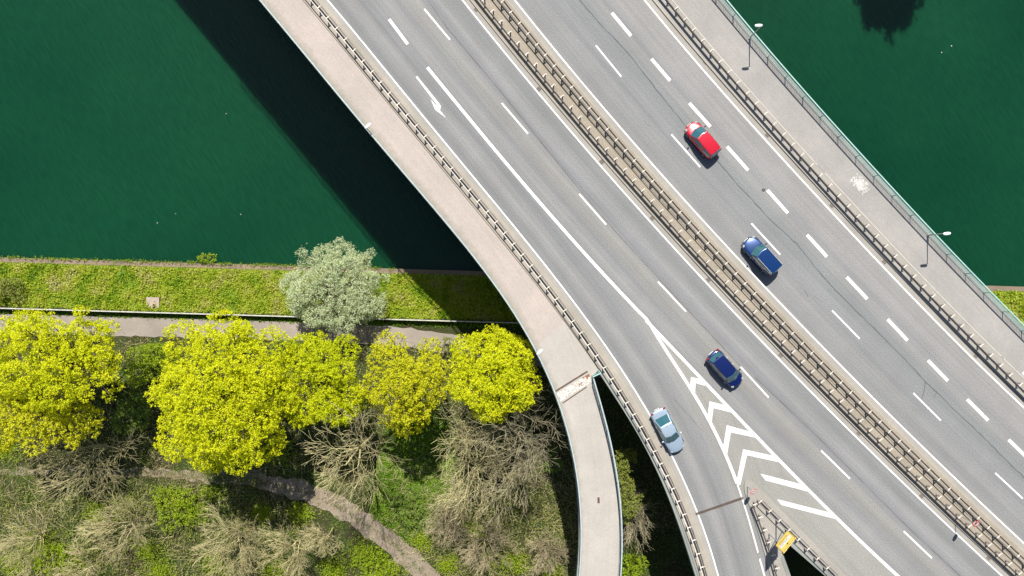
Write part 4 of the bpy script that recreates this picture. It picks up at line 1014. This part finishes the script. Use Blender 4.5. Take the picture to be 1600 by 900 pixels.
# bare trees
def bare_tree(px, py, h, spread, mat, label, seed, name='bare_tree', split=.35, lean=(0, 0), levels=5, thick=1.0, multi=1, kids=2):
    if multi > 1: levels, kids, thick = 4, 3, 1.6
    x, y = at(px, py, 2.5 + h * .72); x -= lean[0] * .6; y -= lean[1] * .6; gz = zg(x, y); root = empty(name, (x, y, gz))
    r = random.Random(seed); seg = [[], []]
    def grow(p, d, ln, rad, lev, levels=levels):
        n = 3 if lev < 3 else 2; q = Vector(p); dd = d.copy()
        for i in range(n):
            dd = (dd + Vector((r.gauss(0, .13), r.gauss(0, .13), r.gauss(0, .06) + .05))).normalized(); t = q + dd * ln / n
            f0, f1 = 1 - .45 * i / n, 1 - .45 * (i + 1) / n
            seg[0 if lev < 2 else 1].append((tuple(q), tuple(t), rad * f0, rad * f1)); q = t
            if lev < levels and (i > 0 or lev > 0):
                for _ in range(kids if i == n - 1 else 1):
                    ax = Vector((r.gauss(0, 1), r.gauss(0, 1), r.gauss(0, .5))).normalized(); nd = (dd + ax * r.uniform(.45, .85)).normalized()
                    if nd.z < -.15: nd.z *= -.4
                    grow(q, nd.normalized(), ln * r.uniform(.58, .8), rad * f1 * r.uniform(.5, .68), lev + 1)
    for m_ in range(multi):
        a_ = r.uniform(0, 6.28); tilt = .0 if multi == 1 else r.uniform(.35, .8)
        d = Vector((math.cos(a_) * tilt + lean[0] / h, math.sin(a_) * tilt + lean[1] / h, 1)).normalized()
        tr = h * split
        q = Vector((0, 0, -.1))
        rad = .013 * h * thick / (1 if multi == 1 else 1.35)
        for i in range(3):
            t = q + d * tr / 3 + Vector((r.gauss(0, .04), r.gauss(0, .04), 0)); seg[0].append((tuple(q), tuple(t), rad * (1 - i * .08), rad * (1 - (i + 1) * .08))); q = t
        nl = 5 if multi == 1 else 3
        for i in range(nl):
            a2 = a_ + 6.283 * i / nl + r.uniform(-.4, .4); el = r.uniform(.5, 1.5)
            nd = (Vector((math.cos(a2), math.sin(a2), 0)) * (spread / h * 1.35) + Vector((0, 0, el * (1 - split)))).normalized()
            grow(q, (nd + d * .35).normalized(), h * (1 - split) * .42, rad * .58, 1)
    for nm, sg, k in (('trunk', seg[0], 6), ('crown', seg[1], 3)):
        if not sg: continue
        S = np.array([(*a, *b, c, e) for a, b, c, e in sg]); S[:, 6:] = np.maximum(S[:, 6:], .012)
        V, F = tubes(S[:, :3], S[:, 3:6], S[:, 6], S[:, 7], k); link(nm, arr_mesh(nm, V, F, M[mat], nm == 'trunk'), None, root)
    return tag(root, label, 'bare tree')
bare_tree(552, 712, 16, 3.6, 'twig', 'tall leafless tree with pale trunk below the thin yellow maple', 201, split=.5)
bare_tree(722, 692, 14, 3.4, 'twig', 'leafless grey tree under the round maple on its path side', 202, split=.4)
bare_tree(805, 680, 15, 3.4, 'twig_grey', 'leafless grey tree squeezed between the round maple and footway ramp', 203, split=.4)
bare_tree(742, 752, 12, 3.2, 'twig', 'leafless brownish tree with fanned twigs below the round maple', 204, split=.35)
bare_tree(812, 745, 11, 3.0, 'twig_grey', 'leafless spindly tree in the shade of the footway ramp', 205, split=.35)
bare_tree(112, 715, 9, 5.6, 'twig', 'wide leafless shrub tree sprawling across the dirt track', 206, split=.15, multi=3)
bare_tree(175, 840, 6, 5.4, 'twig', 'sprawling pale leafless shrub tree next to the lime green shrub', 207, split=.15, multi=4)
bare_tree(350, 855, 6.5, 5.4, 'twig', 'pale leafless shrub tree lit along one side at the shade edge', 208, split=.15, multi=4)
bare_tree(30, 850, 6, 4.6, 'twig', 'tangled pale leafless shrub behind the lime green shrub', 209, split=.15, multi=3)
bare_tree(450, 865, 6, 4.2, 'twig', 'pale leafless shrub in the dark shade inside the track bend', 211, split=.2, multi=3)
bare_tree(505, 845, 6, 2.6, 'twig', 'slender leaning leafless sapling beside the track bend', 212, split=.5)
bare_tree(690, 815, 5, 4.0, 'twig_pink', 'pinkish leafless thicket shrub beside the grass clearing', 213, split=.15, multi=4)
bare_tree(760, 860, 5, 5.0, 'twig_pink', 'brown leafless thicket shrub below the fanned brownish tree', 214, split=.15, multi=4)
bare_tree(850, 870, 4, 3.6, 'twig_pink', 'low leafless thicket shrub along the shade of the footway ramp', 215, split=.15, multi=4)
bare_tree(982, 800, 8.5, 2.0, 'twig_grey', 'small fanned leafless sapling in the gap below the footway ramp', 216, split=.3)
bare_tree(120, 905, 5, 4.6, 'twig', 'pale leafless tangle below the sprawling shrub tree', 218, split=.15, multi=3)

# ground cover
def scatter(n, x0, x1, s0, s1, keep=None):
    x = rng.uniform(x0, x1, n); s_ = rng.uniform(s0, s1, n); y = (1.9 - .0286 * x) - s_
    z = np.array([zg(a, b) for a, b in zip(x, y)]); return np.stack([x, y, z], 1)
def tufts(name, P, per, rad, leaf, mat, label, cat, up=.6, hgt=.1, aspect=1.3):
    c = P[:, None] + rng.normal(size=(len(P), per, 3)) * np.array([rad, rad, 0]); c[:, :, 2] += rng.uniform(.01, hgt, size=c.shape[:2])
    c = c.reshape(-1, 3); V, F = leaves(c, rng.uniform(.6, 1.4, len(c)) * leaf, up, aspect)
    o = link(name, arr_mesh(name, V, F, M[mat])); return tag(o, label, cat, kind='stuff')
P = np.vstack([scatter(12000, -72, 14, .6, 5.8), scatter(2200, 44, 72, .6, 5.8)])
tufts('bank_grass', P, 7, .12, .14, 'grass', 'bright yellow green tufted grass covering the river bank', 'grass', .5, .16)
P = np.vstack([scatter(2600, -72, 14, .7, 5.6), scatter(500, 44, 72, .7, 5.6)])
tufts('bank_tussocks', P, 22, .17, .17, 'grass', 'rough tussocks of grass and dry stalks on the river bank', 'grass', .15, .42)
P = scatter(1300, -72, 10, 6.05, 6.6); tufts('verge_grass', P, 7, .1, .15, 'meadow', 'narrow strip of green grass at the foot of the low wall', 'grass', .3, .2)
P = scatter(700, -70, -14, -.12, .1); P[:, 2] = 1.2; tufts('quay_weeds', P[rng.random(len(P)) < .55], 8, .09, .11, 'lime', 'small green weeds sprouting along the quay edge', 'weeds', .2, .3)
def off_track(P, d_=1.25):
    T = np.array(tp); keep = np.ones(len(P), bool)
    for a, b in zip(T[:-1], T[1:]):
        ab = b - a; t = np.clip(((P[:, :2] - a) @ ab) / (ab @ ab), 0, 1); q = a + t[:, None] * ab; keep &= np.linalg.norm(P[:, :2] - q, axis=1) > d_
    return P[keep]
def on_path(P): return P[(qy(P[:, 0]) - P[:, 1]) > 8.75]
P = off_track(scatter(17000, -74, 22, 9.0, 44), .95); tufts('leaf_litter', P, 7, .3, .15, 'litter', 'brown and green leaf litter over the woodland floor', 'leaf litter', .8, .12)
cl_ = np.array(at(645, 745, 2.4)); P = off_track(scatter(16000, -22, -6, 14, 36)); P = P[(np.abs((P[:, 0] - cl_[0] + (P[:, 1] - cl_[1]) * -.15) / 4.6) ** 2.5 + np.abs((P[:, 1] - cl_[1]) / 8.2) ** 2.5) < rng.uniform(.6, 1.1, len(P))]
tufts('clearing_grass', P, 8, .12, .15, 'meadow', 'green grass in the clearing beside the long trunk shadow', 'grass', .35, .2)
# strip of grass between the ruts and tufts at their edges
T = np.array(tp); q = rng.integers(1, len(T) - 2, 1500); f = rng.random((1500, 1)); P2 = T[q] * (1 - f) + T[q + 1] * f + rng.normal(size=(1500, 2)) * .2
P = np.column_stack([P2, [zg(a, b) for a, b in P2]]); tufts('track_grass', P[rng.random(len(P)) < .45], 5, .08, .11, 'litter', 'worn line of grass between the two wheel ruts', 'grass', .4, .12)
q = rng.integers(0, len(T) - 2, 3600); q = q[T[q][:, 0] < -30]; f = rng.random((len(q), 1)); P2 = T[q] * (1 - f) + T[q + 1] * f + rng.normal(size=(len(q), 2)) * .75
P = np.column_stack([P2, [zg(a, b) + .05 for a, b in P2]]); tufts('track_litter', P, 6, .16, .12, 'litter', 'dead leaves drifted over the wheel ruts', 'leaf litter', .8, .06)
pc = [(95, 872, 2.6), (60, 850, 1.8), (120, 890, 1.6), (268, 775, 2.0), (300, 800, 1.6), (600, 880, 2.0), (565, 868, 1.6), (640, 870, 1.2), (230, 860, 1.2), (410, 800, 1.0), (20, 880, 1.5), (470, 800, 1.4), (330, 765, 1.2), (660, 845, 1.0), (520, 890, 1.4), (15, 700, 1.5), (430, 705, 1.6), (200, 790, 1.3), (150, 800, 1.2), (340, 880, 1.3), (250, 890, 1.4), (430, 890, 1.2), (700, 880, 1.2), (800, 880, 1.4), (740, 830, 1.0), (860, 890, 1.0)]
P = []
for px_, py_, sg in pc:
    cx_, cy_ = at(px_, py_, 2.6); P.append(np.column_stack([rng.normal(cx_, sg * .6, int(110 * sg)), rng.normal(cy_, sg * .5, int(110 * sg)), np.zeros(int(110 * sg))]))
P = off_track(np.vstack(P), 1.3); P[:, 2] = [zg(a, b) for a, b in P[:, :2]]
tufts('young_undergrowth', P, 9, .22, .14, 'lime', 'fresh lime green undergrowth sprouting under the bare shrubs', 'undergrowth', .4, .7)
# floating specks on the water
sp = MB(); rr = random.Random(4)
for k in range(7):
    x_, y_ = rr.uniform(-62, 62), rr.uniform(6, 34)
    sp.tube((x_, y_, -.02), (x_ + .01, y_, .03), rr.uniform(.025, .07), k=6)
o = sp.build('foam_flecks', simple('foam_white', (.7, .72, .7), .8)); tag(o, 'scattered tiny white flecks drifting on the water', 'foam', kind='stuff')
# brambles and fallen twigs
def twigs(name, P, ln, mat, label, rise=.4):
    n = len(P); a = rng.uniform(0, 2 * math.pi, n); l_ = rng.uniform(.4, 1.2, n) * ln
    d = np.stack([np.cos(a), np.sin(a), np.zeros(n)], 1) * l_[:, None]; p0 = P + [0, 0, .02]; pm_ = p0 + d * .5 + np.stack([rng.normal(size=n) * .12, rng.normal(size=n) * .12, rng.uniform(.1, 1, n) * rise], 1); p1 = p0 + d + np.stack([np.zeros(n), np.zeros(n), rng.uniform(.0, .5, n) * rise], 1)
    r_ = rng.uniform(.008, .02, n); V, F = tubes(np.vstack([p0, pm_]), np.vstack([pm_, p1]), np.concatenate([r_, r_ * .8]), np.concatenate([r_ * .8, r_ * .4]), 3)
    o = link(name, arr_mesh(name, V, F, M[mat])); return tag(o, label, 'brambles', kind='stuff')
P = off_track(np.vstack([scatter(4500, -74, -24, 22, 44), scatter(4000, -14, 12, 22, 44), scatter(2500, -74, 8, 9, 22)]), 1.0)
twigs('bramble_thicket', P, 1.5, 'twig', 'dry pale brambles and fallen twigs tangled over the woodland floor', .7)
P = off_track(np.vstack([scatter(1300, -16, 9, 26, 44), scatter(2600, -74, -24, 22, 44), scatter(500, -74, -24, 10, 22)]), 1.6); tufts('bramble_leaves', P, 9, .4, .16, 'olive', 'olive leaves sprouting among the dry brambles', 'undergrowth', .5, .6)
